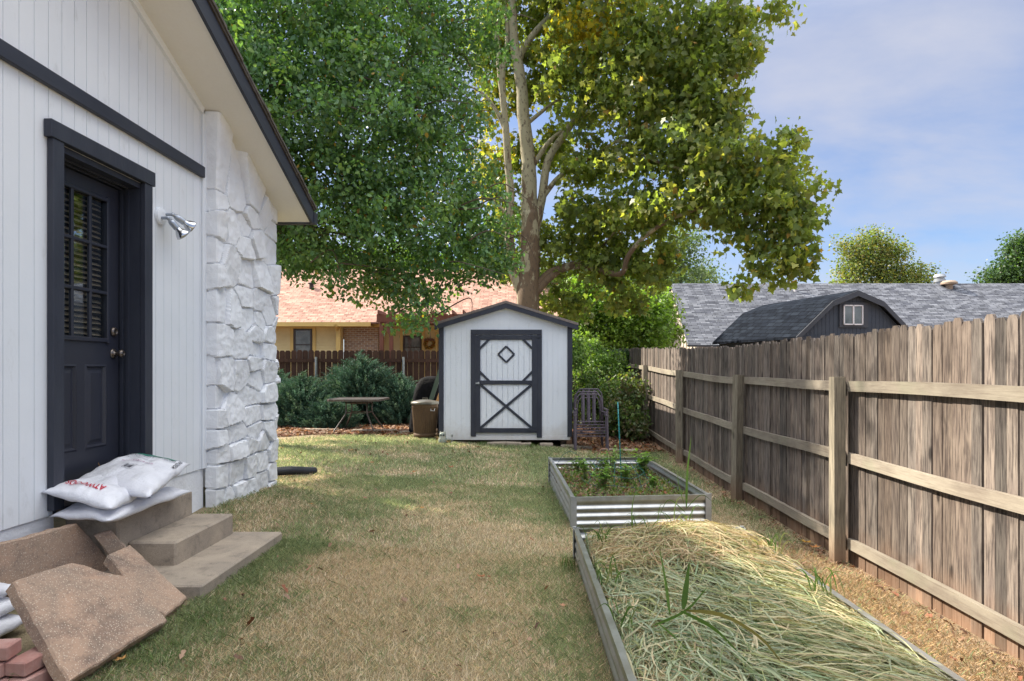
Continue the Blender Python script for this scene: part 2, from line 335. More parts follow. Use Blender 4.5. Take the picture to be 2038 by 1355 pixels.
M['lidm'] = plain('bin_lid', (0.15, 0.15, 0.13), (0.10, 0.085, 0.065), 8, 0.45, metal=0.5)
M['tarp'] = plain('black_cover', (0.006, 0.006, 0.008), (0.010, 0.010, 0.012), 4, 0.8, bs=9, bst=0.7, bd=0.03, spec=0.08)
M['boardg'] = plain('green_board', (0.05, 0.075, 0.055), rough=0.7); M['boardt'] = plain('tan_board', (0.33, 0.18, 0.07), rough=0.7)
M['teal'] = plain('teal_stake', (0.02, 0.23, 0.25), rough=0.4); M['wire'] = plain('green_wire', (0.03, 0.13, 0.13), rough=0.4)
M['ceramic'] = plain('owl_ceramic', (0.20, 0.29, 0.28), (0.36, 0.32, 0.24), 30, 0.4, bs=60, bst=0.6, bd=0.006)
M['yellow'] = plain('yellow_vinyl', (0.66, 0.55, 0.29), (0.60, 0.50, 0.26), 3, 0.6, bst=0.1)
M['yellowt'] = plain('yellow_trim', (0.62, 0.45, 0.16), (0.56, 0.41, 0.15), 3, 0.6, bst=0.1)
M['winf'] = plain('bronze_frame', (0.05, 0.036, 0.03), rough=0.4); M['winw'] = plain('white_frame', (0.72, 0.70, 0.74), rough=0.5)
def glass(name, c, rough=0.08):
    t = NT(name); n = t.noise(2.5, 4); return t.done(t.mix(t.ramp(n, [(0.4, 0.0), (0.65, 1.0)]), c, tuple(min(1, x*2.2+0.02) for x in c)), rough, None, 0, 0.8)
M['glassd'] = glass('window_glass', (0.06, 0.065, 0.065))
M['blind'] = plain('wood_blinds', (0.72, 0.55, 0.40), (0.60, 0.45, 0.32), 5, 0.5)
def dglass():
    t = NT('door_glass'); t.b.inputs['Base Color'].default_value = (1, 1, 1, 1)
    gl = t.n('ShaderNodeBsdfGlossy'); gl.inputs['Roughness'].default_value = 0.02; gl.inputs[0].default_value = (0.85, 0.9, 0.95, 1)
    tr = t.n('ShaderNodeBsdfTransparent'); tr.inputs[0].default_value = (0.82, 0.85, 0.85, 1)
    m = t.n('ShaderNodeMixShader'); m.inputs[0].default_value = 0.22; t.l(tr.outputs[0], m.inputs[1]); t.l(gl.outputs[0], m.inputs[2]); t.l(m.outputs[0], t.o.inputs[0]); return t.m
M['dglass'] = dglass()
M['darkroom'] = plain('dim_interior', (0.05, 0.045, 0.04), rough=0.9)
M['pergola'] = plain('redwood_stain', (0.17, 0.065, 0.045), (0.13, 0.05, 0.035), 6, 0.7)
def brickwall():
    t = NT('house_brick'); p = t.sep(); v = t.comb(t.math('ADD', p[0], p[1]), p[2])
    b = t.n('ShaderNodeTexBrick'); t.l(v, b.inputs['Vector']); b.inputs['Color1'].default_value = (0.20, 0.10, 0.06, 1); b.inputs['Color2'].default_value = (0.34, 0.21, 0.12, 1); b.inputs['Mortar'].default_value = (0.42, 0.39, 0.33, 1)
    b.inputs['Scale'].default_value = 1; b.inputs['Brick Width'].default_value = 0.22; b.inputs['Row Height'].default_value = 0.078; b.inputs['Mortar Size'].default_value = 0.014
    return t.done(t.mix(0.5, b.outputs[0], t.mix(t.noise(9, 3), (0.2,)*3, (0.8,)*3), 'OVERLAY'), 0.9, t.bump(t.math('SUBTRACT', 1.0, b.outputs['Fac']), 0.5, 0.01))
M['hbrick'] = brickwall()
def vY(s): return lambda t: (lambda p: t.comb(p[0], t.math('MULTIPLY', p[1], s)))(t.sep())
def vX(s): return lambda t: (lambda p: t.comb(p[1], t.math('MULTIPLY', t.math('ADD', p[2], t.math('MULTIPLY', p[0], 0.35)), s)))(t.sep())
M['coral'] = shingles('coral_shingles', (0.43, 0.275, 0.22), (0.35, 0.205, 0.165), (0.22, 0.125, 0.10), vY(1.15), 0.34, 0.15)
M['grey_sh'] = shingles('grey_shingles', (0.19, 0.20, 0.23), (0.075, 0.08, 0.10), (0.05, 0.055, 0.065), vY(1.2), 0.36, 0.11)
M['dark_sh'] = shingles('charcoal_shingles', (0.017, 0.022, 0.032), (0.010, 0.013, 0.020), (0.005, 0.006, 0.009), vX(1.3), 0.34, 0.17)
M['barn'] = plain('barn_siding', (0.034, 0.044, 0.064), (0.042, 0.053, 0.075), 4, 0.6)
M['barnt'] = plain('barn_trim', (0.052, 0.058, 0.075), rough=0.6)
M['beige'] = plain('beige_siding', (0.56, 0.50, 0.42), (0.50, 0.45, 0.38), 3, 0.7)
M['shedroof'] = plain('shed_roof_shingle', (0.16, 0.135, 0.125), (0.22, 0.19, 0.175), 30, 0.9, bs=50, bst=0.5)
M['leaf'] = leafy('pear_leaf', 0.45, 0.42, (1.3, 1.4, 0.4), 0.4, 3)
M['syc'] = leafy('sycamore_leaf', 0.6, 0.45, (1.5, 1.45, 0.5), 0.4)
M['juni'] = leafy('juniper_spray', 0.15, 0.7, (1, 1.2, 0.7), 0.2)
M['grass'] = leafy('grass_blade', 0.45, 0.6, (1.08, 1.03, 0.78), 0.25, 8)
M['hay'] = leafy('cut_blade', 0.3, 0.6, (1.1, 1.1, 0.6), 0.3, 14)
M['dead'] = leafy('dry_leaf', 0.2, 0.7, (1.2, 0.9, 0.5), 0.25)
def bark(name, a, b, c, thr=0.5):
    t = NT(name); n = t.noise(3.2, 5, 0.6, t.map((1, 1, 0.45)), 0.6); f = t.noise(16, 5, 0.6, t.map((1, 1, 0.5)))
    z = t.sep()[2]; zz = t.math('ADD', n, t.math('MULTIPLY', t.math('SUBTRACT', 4.2, z), 0.055))
    col = t.mix(t.ramp(zz, [(thr-0.02, 0.0), (thr+0.02, 1.0)]), a, b); col = t.mix(t.ramp(f, [(0.55, 0.0), (0.62, 0.8)]), col, c)
    return t.done(col, 0.85, t.bump(t.mix(0.5, n, f), 0.7, 0.02), 0, 0.2)
M['sbark'] = bark('sycamore_bark', (0.34, 0.31, 0.22), (0.16, 0.115, 0.08), (0.11, 0.085, 0.065), 0.46)
M['pbark'] = plain('dark_bark', (0.085, 0.062, 0.05), (0.13, 0.10, 0.08), 14, 0.9, bs=30, bst=0.8, bd=0.02, st=(1, 1, 0.4))
def groundmat():
    t = NT('lawn_ground'); p = t.sep(); n1 = t.noise(1.1, 5, 0.6); n2 = t.noise(28, 5, 0.7); n3 = t.noise(140, 3, 0.7)
    col = t.mix(t.ramp(n1, [(0.42, 0.0), (0.60, 1.0)]), (0.36, 0.29, 0.19), (0.21, 0.20, 0.11))
    col = t.mix(t.ramp(n2, [(0.55, 0.0), (0.75, 0.6)]), col, (0.16, 0.11, 0.07))
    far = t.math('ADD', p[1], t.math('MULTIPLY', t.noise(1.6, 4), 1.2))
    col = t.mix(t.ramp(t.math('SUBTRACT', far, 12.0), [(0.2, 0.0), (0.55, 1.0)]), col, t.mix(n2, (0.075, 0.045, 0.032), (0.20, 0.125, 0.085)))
    e = t.math('ADD', p[0], t.math('MULTIPLY', t.noise(2.5, 4), 0.35))
    col = t.mix(t.ramp(t.math('SUBTRACT', e, 2.0), [(0.50, 0.0), (0.72, 0.7)]), col, (0.34, 0.25, 0.17))
    col = t.mix(0.45, col, t.mix(n3, (0.15,)*3, (0.85,)*3), 'OVERLAY')
    return t.done(col, 0.95, t.bump(t.mix(0.5, n2, n3), 0.9, 0.03), 0, 0.1)
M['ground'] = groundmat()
# ================================================================== GROUND
xs = np.concatenate([np.linspace(-90, -6, 15), np.arange(-5.5, 4.6, 0.25), np.linspace(5.5, 90, 15)])
ys = np.concatenate([np.linspace(-30, 0, 5), np.arange(0.5, 18, 0.25), np.linspace(19, 200, 20)])
XX, YY = np.meshgrid(xs, ys); ZZ = ground(XX, YY)
mb = MB(); mb.v = [tuple(p) for p in np.stack([XX, YY, ZZ], -1).reshape(-1, 3)]; mb.c = [(1, 1, 1)]*len(mb.v); nx = len(xs)
mb.f = [(j*nx+i, j*nx+i+1, (j+1)*nx+i+1, (j+1)*nx+i) for j in range(len(ys)-1) for i in range(nx-1)]
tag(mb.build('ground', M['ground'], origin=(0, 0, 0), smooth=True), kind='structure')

# ================================================================== WHITE HOUSE
WX = -2.69
house = empty('white_house', (WX, 3.0, G(WX, 3)), 'white painted house with charcoal trim, dark door and stone corner', 'house')
def rake(y): return CAMZ+4.33-0.412*y                 # underside of the soffit over the wall
ZB = CAMZ-0.83
DY0, DY1, DZ1 = 3.60, 4.42, CAMZ+1.30                  # door opening
mb = MB()
gy = -1.5
while gy < 5.26:
    y0 = gy; y1 = min(gy+0.098, 5.27); 
    segs = [(ZB, None)]
    if y1 > DY0 and y0 < DY1:
        if y0 < DY0: mb.hexa([(WX-.03, y0, ZB), (WX, y0, ZB), (WX, DY0, ZB), (WX-.03, DY0, ZB), (WX-.03, y0, DZ1), (WX, y0, DZ1), (WX, DY0, DZ1), (WX-.03, DY0, DZ1)])
        if y1 > DY1: mb.hexa([(WX-.03, DY1, ZB), (WX, DY1, ZB), (WX, y1, ZB), (WX-.03, y1, ZB), (WX-.03, DY1, DZ1), (WX, DY1, DZ1), (WX, y1, DZ1), (WX-.03, y1, DZ1)])
        z0 = DZ1
    else: z0 = ZB
    za, zb = rake(y0), rake(y1)
    if y0 < 0.5: za = zb = min(za, rake(0.5))
    mb.hexa([(WX-.03, y0, z0), (WX, y0, z0), (WX, y1, z0), (WX-.03, y1, z0), (WX-.03, y0, za), (WX, y0, za), (WX, y1, zb), (WX-.03, y1, zb)])
    gy += 0.103
# sheathing behind the grooves, end walls and far wall
for (a, b, z0) in ((-1.5, DY0, ZB), (DY0, DY1, DZ1), (DY1, 6.5, ZB)):
    mb.hexa([(WX-.13, a, z0), (WX-.006, a, z0), (WX-.006, b, z0), (WX-.13, b, z0), (WX-.13, a, min(rake(a), rake(.5))), (WX-.006, a, min(rake(a), rake(.5))), (WX-.006, b, rake(b)), (WX-.13, b, rake(b))])
mb.box(-9, WX-.13, 6.38, 6.5, CAMZ-1.3, rake(6.5)); mb.box(-9, WX-.13, -1.5, -1.38, CAMZ-1.3, rake(3.0))
mb.build('wall', M['white'], house)
mb = MB()                                              # painted block foundation below the siding
mb.box(WX-.2, WX-.012, -1.5, DY0, CAMZ-1.5, ZB+.002); mb.box(WX-.2, WX-.012, DY1, 5.27, CAMZ-1.5, ZB+.002)
mb.build('foundation', M['stone'], house)
mb = MB(); mb.cbox(WX+.002, WX+.036, -1.5, 5.215, CAMZ+1.585, CAMZ+1.675, .004); mb.build('band_trim', M['trimh'], house)
mb = MB(); mb.cbox(WX+.001, WX+.02, 5.215, 5.272, ZB, rake(5.27)-.03, .003)
a = Vector((WX+.012, -0.2, rake(-.2)-.035)); b = Vector((WX+.012, 5.22, rake(5.22)-.035)); mb.bar(a, b, .022, .06, (0, 0, 1)); mb.build('corner_trim', M['white'], house)
# roof over the wall: soffit, fascia, drip edge, shingles, gutter
OX = -2.29; EY = 6.70
def rk(x, y, dz): return (x, y, rake(y)+dz)
YP = 0.5
mb = MB(); mb.hexa([rk(-2.8, YP, -.004), rk(OX, YP, -.004), rk(OX, EY, -.004), rk(-2.8, EY, -.004), rk(-2.8, YP, .012), rk(OX, YP, .012), rk(OX, EY, .012), rk(-2.8, EY, .012)])
mb.hexa([(-9, 6.45, rake(EY)-.004), (-2.8, 6.45, rake(EY)-.004), (-2.8, EY, rake(EY)-.004), (-9, EY, rake(EY)-.004), (-9, 6.45, rake(EY)+.012), (-2.8, 6.45, rake(EY)+.012), (-2.8, EY, rake(EY)+.012), (-9, EY, rake(EY)+.012)])
mb.build('soffit', M['soffit'], house)
mb = MB(); mb.hexa([rk(OX+.001, YP, -.02), rk(OX+.026, YP, -.02), rk(OX+.026, EY, -.02), rk(OX+.001, EY, -.02), rk(OX+.001, YP, .135), rk(OX+.026, YP, .135), rk(OX+.026, EY, .135), rk(OX+.001, EY, .135)])
mb.hexa([(-9, EY+.001, rake(EY)-.02), (OX+.026, EY+.001, rake(EY)-.02), (OX+.026, EY+.025, rake(EY)-.02), (-9, EY+.025, rake(EY)-.02), (-9, EY+.001, rake(EY)+.12), (OX+.026, EY+.001, rake(EY)+.12), (OX+.026, EY+.025, rake(EY)+.12), (-9, EY+.025, rake(EY)+.12)])
mb.build('fascia', M['trimh'], house)
mb = MB(); mb.hexa([rk(OX-.02, YP, .136), rk(OX+.04, YP, .136), rk(OX+.04, EY+.03, .136), rk(OX-.02, EY+.03, .136), rk(OX-.02, YP, .160), rk(OX+.04, YP, .160), rk(OX+.04, EY+.03, .160), rk(OX-.02, EY+.03, .160)])
mb.build('drip_edge', M['edge'], house)
mb = MB(); n = 46
for i in range(n):
    y0 = YP+(EY+.05-YP)*i/n; y1 = YP+(EY+.05-YP)*(i+1)/n; j = random.uniform(-.006, .008)
    mb.hexa([rk(-9, y0, .161), rk(OX+.05+j, y0, .161), rk(OX+.05+j, y1, .161), rk(-9, y1, .161), rk(-9, y0, .180), rk(OX+.05+j, y0, .180), rk(OX+.05+j, y1+.01, .190), rk(-9, y1+.01, .190)])
mb.hexa([(-9, -5.6, rake(EY)), (OX+.05, -5.6, rake(EY)), (OX+.05, YP, rake(YP)+.16), (-9, YP, rake(YP)+.16), (-9, -5.6, rake(EY)+.03), (OX+.05, -5.6, rake(EY)+.03), (OX+.05, YP, rake(YP)+.19), (-9, YP, rake(YP)+.19)])
mb.build('roof', M['asphalt_roof'], house)
mb = MB(); gz = rake(EY)
prof = [(EY+.026, gz+.115), (EY+.026, gz+.0), (EY+.045, gz-.01), (EY+.115, gz-.01), (EY+.13, gz+.02), (EY+.135, gz+.09), (EY+.15, gz+.115)]
for (p, q) in zip(prof, prof[1:]): mb.hexa([(-9, p[0], p[1]), (OX+.03, p[0], p[1]), (OX+.03, q[0], q[1]), (-9, q[0], q[1]), (-9, p[0], p[1]+.004), (OX+.03, p[0], p[1]+.004), (OX+.03, q[0], q[1]+.004), (-9, q[0], q[1]+.004)])
mb.slab([(OX+.03, y, z) for y, z in prof], (.003, 0, 0)); mb.build('gutter', M['trim'], house)

# door casing, jamb, door
mb = MB()
mb.cbox(WX+.002, WX+.040, 3.53, 3.615, ZB+.03, DZ1-.001, .003); mb.cbox(WX+.002, WX+.040, 4.385, 4.472, ZB+.03, DZ1-.001, .003); mb.cbox(WX+.002, WX+.048, 3.505, 4.492, DZ1, DZ1+.10, .003)
mb.build('door_casing', M['trim'], house)
RX = -2.83
mb = MB()
mb.box(RX-.04, WX+.001, 3.575, 3.616, ZB, DZ1-.002); mb.box(RX-.04, WX+.001, 4.383, 4.421, ZB, DZ1-.002); mb.box(RX-.04, WX+.001, 3.616, 4.383, DZ1-.04, DZ1-.003)
mb.box(RX+.012, RX+.03, 3.616, 3.632, ZB, DZ1-.04); mb.box(RX+.012, RX+.03, 4.367, 4.383, ZB, DZ1-.04); mb.box(RX+.012, RX+.03, 3.616, 4.383, DZ1-.056, DZ1-.04)
mb.box(RX+.05, RX+.07, 4.372, 4.383, ZB, DZ1-.04); mb.box(RX+.05, RX+.07, 3.616, 4.383, DZ1-.05, DZ1-.04)
mb.build('door_jamb', M['trim'], house)
mb = MB(); mb.box(RX-.05, WX+.03, 3.60, 4.40, ZB-.02, ZB+.035); mb.build('threshold', M['brass'], house)
d0, d1 = 3.625, 4.375; dzb, dzt = ZB+.036, DZ1-.058
gy0, gy1, gz0, gz1 = 3.755, 4.245, CAMZ+.20, CAMZ+1.13
mb = MB()
mb.box(RX-.04, RX, d0, gy0, dzb, dzt); mb.box(RX-.04, RX, gy1, d1, dzb, dzt); mb.box(RX-.04, RX, gy0, gy1, gz1, dzt); mb.box(RX-.04, RX-.012, gy0, gy1, dzb, gz0)
# lower rails round the two raised panels
for (a, b) in ((3.755, 3.965), (4.035, 4.245)):
    za, zb = CAMZ-.52, CAMZ+.03
    fr = [(a, za), (b, za), (b, zb), (a, zb)]; V = []; 
    for ins, xx in ((0, 0), (.012, .006), (.024, -.011), (.036, -.011), (.058, -.001)):
        V += [(RX+xx, a+ins, za+ins), (RX+xx, b-ins, za+ins), (RX+xx, b-ins, zb-ins), (RX+xx, a+ins, zb-ins)]
    mb.add(V, [(r*4+i, r*4+(i+1) % 4, r*4+4+(i+1) % 4, r*4+4+i) for r in range(4) for i in range(4)]+[(16, 17, 18, 19)])
for (ya, yb, za, zb) in ((gy0, gy1, CAMZ+.03, gz0), (gy0, gy1, dzb, CAMZ-.52), (3.965, 4.035, CAMZ-.52, CAMZ+.03)): mb.box(RX-.012, RX, ya, yb, za, zb)
door = mb.build('door', M['door'], house)
mb = MB()
for y in (gy0-.022, gy1-.006): mb.cbox(RX+.0005, RX+.014, y, y+.028, gz0-.03, gz1+.03, .004)
for z in (gz0-.022, gz1-.006): mb.cbox(RX+.001, RX+.0145, gy0, gy1, z, z+.028, .004)
for i in (1, 2):
    y = gy0+(gy1-gy0)*i/3; mb.cbox(RX-.012, RX+.010, y-.011, y+.011, gz0, gz1, .004)
    z = gz0+(gz1-gz0)*i/3; mb.cbox(RX-.012, RX+.0105, gy0, gy1, z-.011, z+.011, .004)
mb.build('window_muntins', M['door'], door)
mb = MB(); mb.box(RX-.018, RX-.014, gy0, gy1, gz0, gz1); mb.build('glass_pane', M['dglass'], door)
mb = MB()
z = gz0-.01; k = 0
while z < gz1:
    dz = random.uniform(-.006, .006); s = .024
    mb.hexa([(RX-.075, gy0-.02, z+s+dz), (RX-.035, gy0-.02, z+dz), (RX-.035, gy1+.02, z-dz), (RX-.075, gy1+.02, z+s-dz), (RX-.075, gy0-.02, z+s+.003+dz), (RX-.035, gy0-.02, z+.003+dz), (RX-.035, gy1+.02, z+.003-dz), (RX-.075, gy1+.02, z+s+.003-dz)])
    z += .036
for y in (3.87, 4.13): mb.box(RX-.03, RX-.028, y, y+.002, gz0, gz1)
mb.build('blind', M['blind'], door)
mb = MB(); mb.box(-3.6, RX-.12, 3.3, 3.31, ZB, DZ1+.2); mb.box(-3.6, -3.59, 3.3, 4.7, ZB, DZ1+.2); mb.box(-3.6, RX-.12, 4.69, 4.7, ZB, DZ1+.2); mb.box(-3.6, RX-.12, 3.3, 4.7, DZ1+.19, DZ1+.2); mb.box(-3.6, RX-.12, 3.3, 4.7, ZB-.01, ZB)
mb.build('hallway', M['darkroom'], house)
RY = Matrix.Rotation(PI/2, 4, 'Y')
mb = MB(); mb.lathe([(0, 0), (.034, 0), (.034, .004), (.026, .010), (.012, .014), (.011, .032), (.020, .040), (.027, .052), (.027, .062), (.018, .072), (.008, .073), (.008, .070), (0, .070)], (RX+.001, 4.315, CAMZ+.105), 24, RY)
mb.build('door_knob', M['brass'], door, smooth=True)
mb = MB(); mb.lathe([(0, 0), (.032, 0), (.032, .008), (.026, .018), (.016, .020), (.015, .017), (0, .017)], (RX+.001, 4.315, CAMZ+.255), 24, RY); mb.build('deadbolt', M['brass'], door, smooth=True)

# stone veneer corner: wrapped height field of rough-cut stones
S0, SX, SY0, SY1 = WX+.01, -2.60, 5.275, 6.52
cs = 0.009; nearw = 0.085; farw = 0.35
Ls = nearw+(SY1-SY0)+farw; ns = int(Ls/cs)+1; sv = np.linspace(0, Ls, ns)
nz_ = 330; tv = np.linspace(0, 1, nz_)
cells = []
rr = random.Random(5)
zrow = 0.0
while zrow < 2.9:
    h = rr.choice([.12, .2, .26, .30, .34]); s = rr.uniform(-.15, 0)
    while s < Ls+.1:
        w = rr.choice([.16, .24, .34, .42]) if h < .22 else rr.choice([.18, .26, .34, .40])
        if h > .25 and rr.random() < .35:
            cells += [(s+w/2+rr.uniform(-.02, .02), zrow+h*.27+rr.uniform(-.02, .02), rr), (s+w/2+rr.uniform(-.03, .03), zrow+h*.77, rr)]
        else: cells.append((s+w/2+rr.uniform(-.03, .03), zrow+h/2+rr.uniform(-.04, .04), rr))
        s += w
    zrow += h
cc = np.array([(a, b) for a, b, _ in cells]); crng = np.random.default_rng(3); NC = len(cc)
off = crng.uniform(0, 1, NC)**1.2*0.040; off[crng.random(NC) < .06] += .028; tx = crng.normal(0, .07, NC); tz = crng.normal(0, .07, NC); rot = crng.uniform(-.5, .5, NC); aw = crng.uniform(.75, 1.25, NC)
SS, TT = np.meshgrid(sv, tv)
yy_at = np.clip(SS-nearw, 0, SY1-SY0)+SY0
ztop = np.array(rake(yy_at))-.004; zbot = CAMZ-1.32
Zs = zbot+(ztop-zbot)*TT
def vn(x, y, z, s):
    return np.array([mnoise.noise(Vector((a*s, b*s, c*s))) for a, b, c in zip(x.ravel(), y.ravel(), z.ravel())]).reshape(x.shape)
wob1 = vn(SS, Zs, SS*0, 4.)*.007; wob2 = vn(SS+7, Zs, SS*0, 4.)*.007; rough = vn(SS, Zs, SS*0+3, 22.)*.6+vn(SS, Zs, SS*0+5, 9.)
Sp = SS+wob1; Zp = (Zs-zbot)+wob2
best = np.full(SS.shape, 9.); sec = np.full(SS.shape, 9.); bi = np.zeros(SS.shape, int)
for i in range(NC):
    ds = Sp-cc[i, 0]; dz = Zp-cc[i, 1]; c_, s_ = math.cos(rot[i]*.5), math.sin(rot[i]*.5); dd = np.sqrt(ds**2+(dz*1.45)**2)
    up = dd < best; sec = np.where(up, best, np.minimum(sec, dd)); bi = np.where(up, i, bi); best = np.where(up, dd, best)
gap = sec-best
edge = np.clip((gap-.006)/.014, 0, 1)
Hh = (-.02+edge*(.030+off[bi]+tx[bi]*(Sp-cc[bi, 0])+tz[bi]*(Zp-cc[bi, 1])))+rough*.008*edge
Hh = np.clip(Hh, -.02, .085)
cap_f = np.clip((Zs-(CAMZ-1.2))/.05, 0, 1); 
def soft(x): return x*x*(3-2*x)
a1 = soft(np.clip((SS-nearw+.03)/.06, 0, 1)); a2 = soft(np.clip((SS-nearw-(SY1-SY0)+.03)/.06, 0, 1))
nxv = np.sin(a1*PI/2)*np.cos(a2*PI/2); nyv = -np.cos(a1*PI/2)+np.sin(a2*PI/2)*1.0
bx = np.where(SS < nearw, S0+(SX-S0)*SS/nearw, np.where(SS > nearw+SY1-SY0, SX-(SS-nearw-(SY1-SY0)), SX)); by = yy_at
bX = bx+nxv*Hh; bY = by+nyv*Hh*np.where(nyv < 0, .45, 1.0)
mb = MB(); mb.v = [tuple(p) for p in np.stack([bX, bY, Zs], -1).reshape(-1, 3)]; mb.c = [(1, 1, 1)]*len(mb.v)
mb.f = [(j*ns+i, j*ns+i+1, (j+1)*ns+i+1, (j+1)*ns+i) for j in range(nz_-1) for i in range(ns-1)]
mb.build('stone_facing', M['stone'], house, smooth=False)

# floodlight on the wall
fx = WX+.001; fl = empty('floodlight', (fx, 4.62, CAMZ+1.06), 'twin silver floodlight with two bulbs on white siding beside the door', 'outdoor light')
mb = MB(); mb.lathe([(0, 0), (.062, 0), (.064, .006), (.060, .022), (.035, .028), (0, .028)], (fx, 4.62, CAMZ+1.122), 28, RY); mb.build('base_plate', M['white'], fl, smooth=False)
for (st, dr, q) in (((fx+.03, 4.60, CAMZ+1.105), Vector((.55, .50, -.85)), 0), ((fx+.03, 4.66, CAMZ+1.145), Vector((.62, .80, -.52)), 1)):
    st = Vector(st); dr = dr.normalized(); e = st+Vector((.045, 0, 0)); Mx = dr.to_track_quat('Z', 'Y').to_matrix().to_4x4()
    mb = MB(); mb.tube([st-Vector((.005, 0, 0)), e], .011, 12); mb.lathe([(0, -.012), (.013, -.010), (.015, .0), (.013, .012), (0, .014)], e, 12, Mx)
    mb.lathe([(.010, .01), (.020, .025), (.024, .04), (.024, .085), (.026, .088), (.022, .09), (0, .09)], e, 20, Mx); mb.build('lamp_holder', M['steelw'], fl, smooth=False)
    mb = MB(); mb.lathe([(.020, .09), (.022, .10), (.036, .118), (.046, .138), (.050, .150), (.050, .156), (.047, .157)], e, 24, Mx); bulb = mb.build('bulb', M['chrome'], fl, smooth=True)
    mb = MB(); mb.lathe([(.047, .155), (.040, .160), (.02, .165), (0, .167)], e, 24, Mx); mb.build('lens', M['lens'], bulb, smooth=True)

# ================================================================== STEPS, PAD, PAVERS
def rough_block(mb, x0, x1, y0, y1, z0, z1, c=.012): mb.cbox(x0, x1, y0, y1, z0, z1, c)
st = empty('concrete_steps', (-2.4, 4.1, CAMZ-1.18), 'two tan concrete steps under the dark house door', 'steps')
mb = MB(); mb.cbox(WX+.004, -2.37, 3.66, 4.48, CAMZ-1.2, CAMZ-.865, .012); mb.build('upper_step', M['concrete'], st)
mb = MB(); mb.cbox(-2.369, -2.08, 3.74, 4.48, CAMZ-1.2, CAMZ-1.03, .012); mb.build('lower_step', M['concrete'], st)
mb = MB(); mb.cbox(-2.66, -1.75, 3.40, 4.53, CAMZ-1.26, CAMZ-1.172, .010); tag(mb.build('concrete_pad', M['concrete']), 'flat concrete pad on the lawn at the foot of the steps', 'concrete slab')
def paver(poly, a, b, c, th, label):
    top = [on_plane(px, py, a, b, c) for px, py in poly]; nrm = (b-a).cross(c-a).normalized()
    if nrm.z < 0: nrm = -nrm
    # subdivide the outline and chip its edges
    pts = []
    for i in range(len(top)):
        p, q = top[i], top[(i+1) % len(top)]; m = max(2, int((q-p).length/.025))
        for j in range(m):
            t = j/m; v = p.lerp(q, t); 
            if j: 
                e = (q-p).normalized().cross(nrm); v += e*(mnoise.noise(v*18)*.007+mnoise.noise(v*50)*.003)
            pts.append(v)
    cen = sum(pts, Vector())/len(pts); n = len(pts)
    inner = [p+(cen-p).normalized()*.008 for p in pts]; low = [p-nrm*.008 for p in pts]; bot = [p-nrm*th for p in pts]
    mb = MB(); mb.add([p+nrm*0 for p in inner]+low+bot, [tuple(range(n)), tuple(range(3*n-1, 2*n-1, -1))]+[(i, (i+1) % n, n+(i+1) % n, n+i) for i in range(n)]+[(n+i, n+(i+1) % n, 2*n+(i+1) % n, 2*n+i) for i in range(n)])
    tag(mb.build('paver', M['paver']), label, 'concrete paver', 'tan pavers leaning by the steps')
A = Vector((-1.70, 3.0, CAMZ-1.19)); B = Vector((-1.755, 2.42, CAMZ-1.19)); C_ = Vector((-2.12, 2.6, CAMZ-.88))
paver([(26, 1157), (90, 1133), (144, 1118), (165, 1122), (205, 1136), (262, 1149), (335, 1234), (137, 1358)], A, B, C_, .055, 'largest tan paver, nearest the camera, leaning with its corner in the grass')
A = P(373, 1188, 376); B = P(330, 1225, 405); C_ = P(214, 1104, 376)
paver([(214, 1104), (258, 1083), (373, 1188), (330, 1225), (300, 1208)], A, B, C_, .05, 'narrow tan paver leaning between the largest one and the concrete pad')
A = P(187, 1066, 357); B = P(221, 1056, 352); C_ = P(247, 1083, 349)
paver([(187, 1066), (221, 1056), (252, 1088), (260, 1120), (225, 1120)], A, B, C_, .05, 'short tan paver propped against the side of the concrete steps')
A = Vector((-2.5, 3.5, CAMZ-.86)); B = P(250, 1155, 371/1.12); C_ = P(0, 1083, 406)
paver([(-40, 1090), (10, 1080), (60, 1068), (154, 1041), (180, 1068), (215, 1110), (250, 1155), (120, 1185), (30, 1185), (-40, 1130)], A, B, C_, .06, 'dark stained tan paver at the back of the pile beside the white wall')

# ================================================================== BAGS AND BRICKS
def bag_fn(c, zb, th, seed, p=2.6, zlift=None):
    c = [Vector((q[0], q[1], zb+(q[2] if len(q) > 2 else 0))) for q in c]
    def f(u, v, top=True):
        a = (u+1)/2; b = (v+1)/2
        q = c[0]*(1-a)*(1-b)+c[1]*a*(1-b)+c[2]*a*b+c[3]*(1-a)*b
        cen = (c[0]+c[1]+c[2]+c[3])/4
        # edges pull in between the pointed corners
        pull = 1-.055*((1-u*u)*(abs(v)**4)+(1-v*v)*(abs(u)**4)); q = cen+(q-cen)*pull
        e = max(0, 1-abs(u)**p)**.48*max(0, 1-abs(v)**p)**.48
        w = mnoise.noise(Vector((u*2.3+seed, v*2.3, seed)))*.16+mnoise.noise(Vector((u*7+seed, v*4, seed+3)))*.05
        ed = max(abs(u), abs(v)); w += math.sin((u if abs(v) > abs(u) else v)*22+seed)*.045*max(0, (ed-.55)/.45)
        dzl = zlift(q.x, q.y) if zlift else 0
        return Vector((q.x, q.y, q.z+dzl+th*.42+(th*.58*e*(1+w) if top else -th*.42*e)+(mnoise.noise(Vector((u*3, v*3, seed+9)))*.012)))
    return f
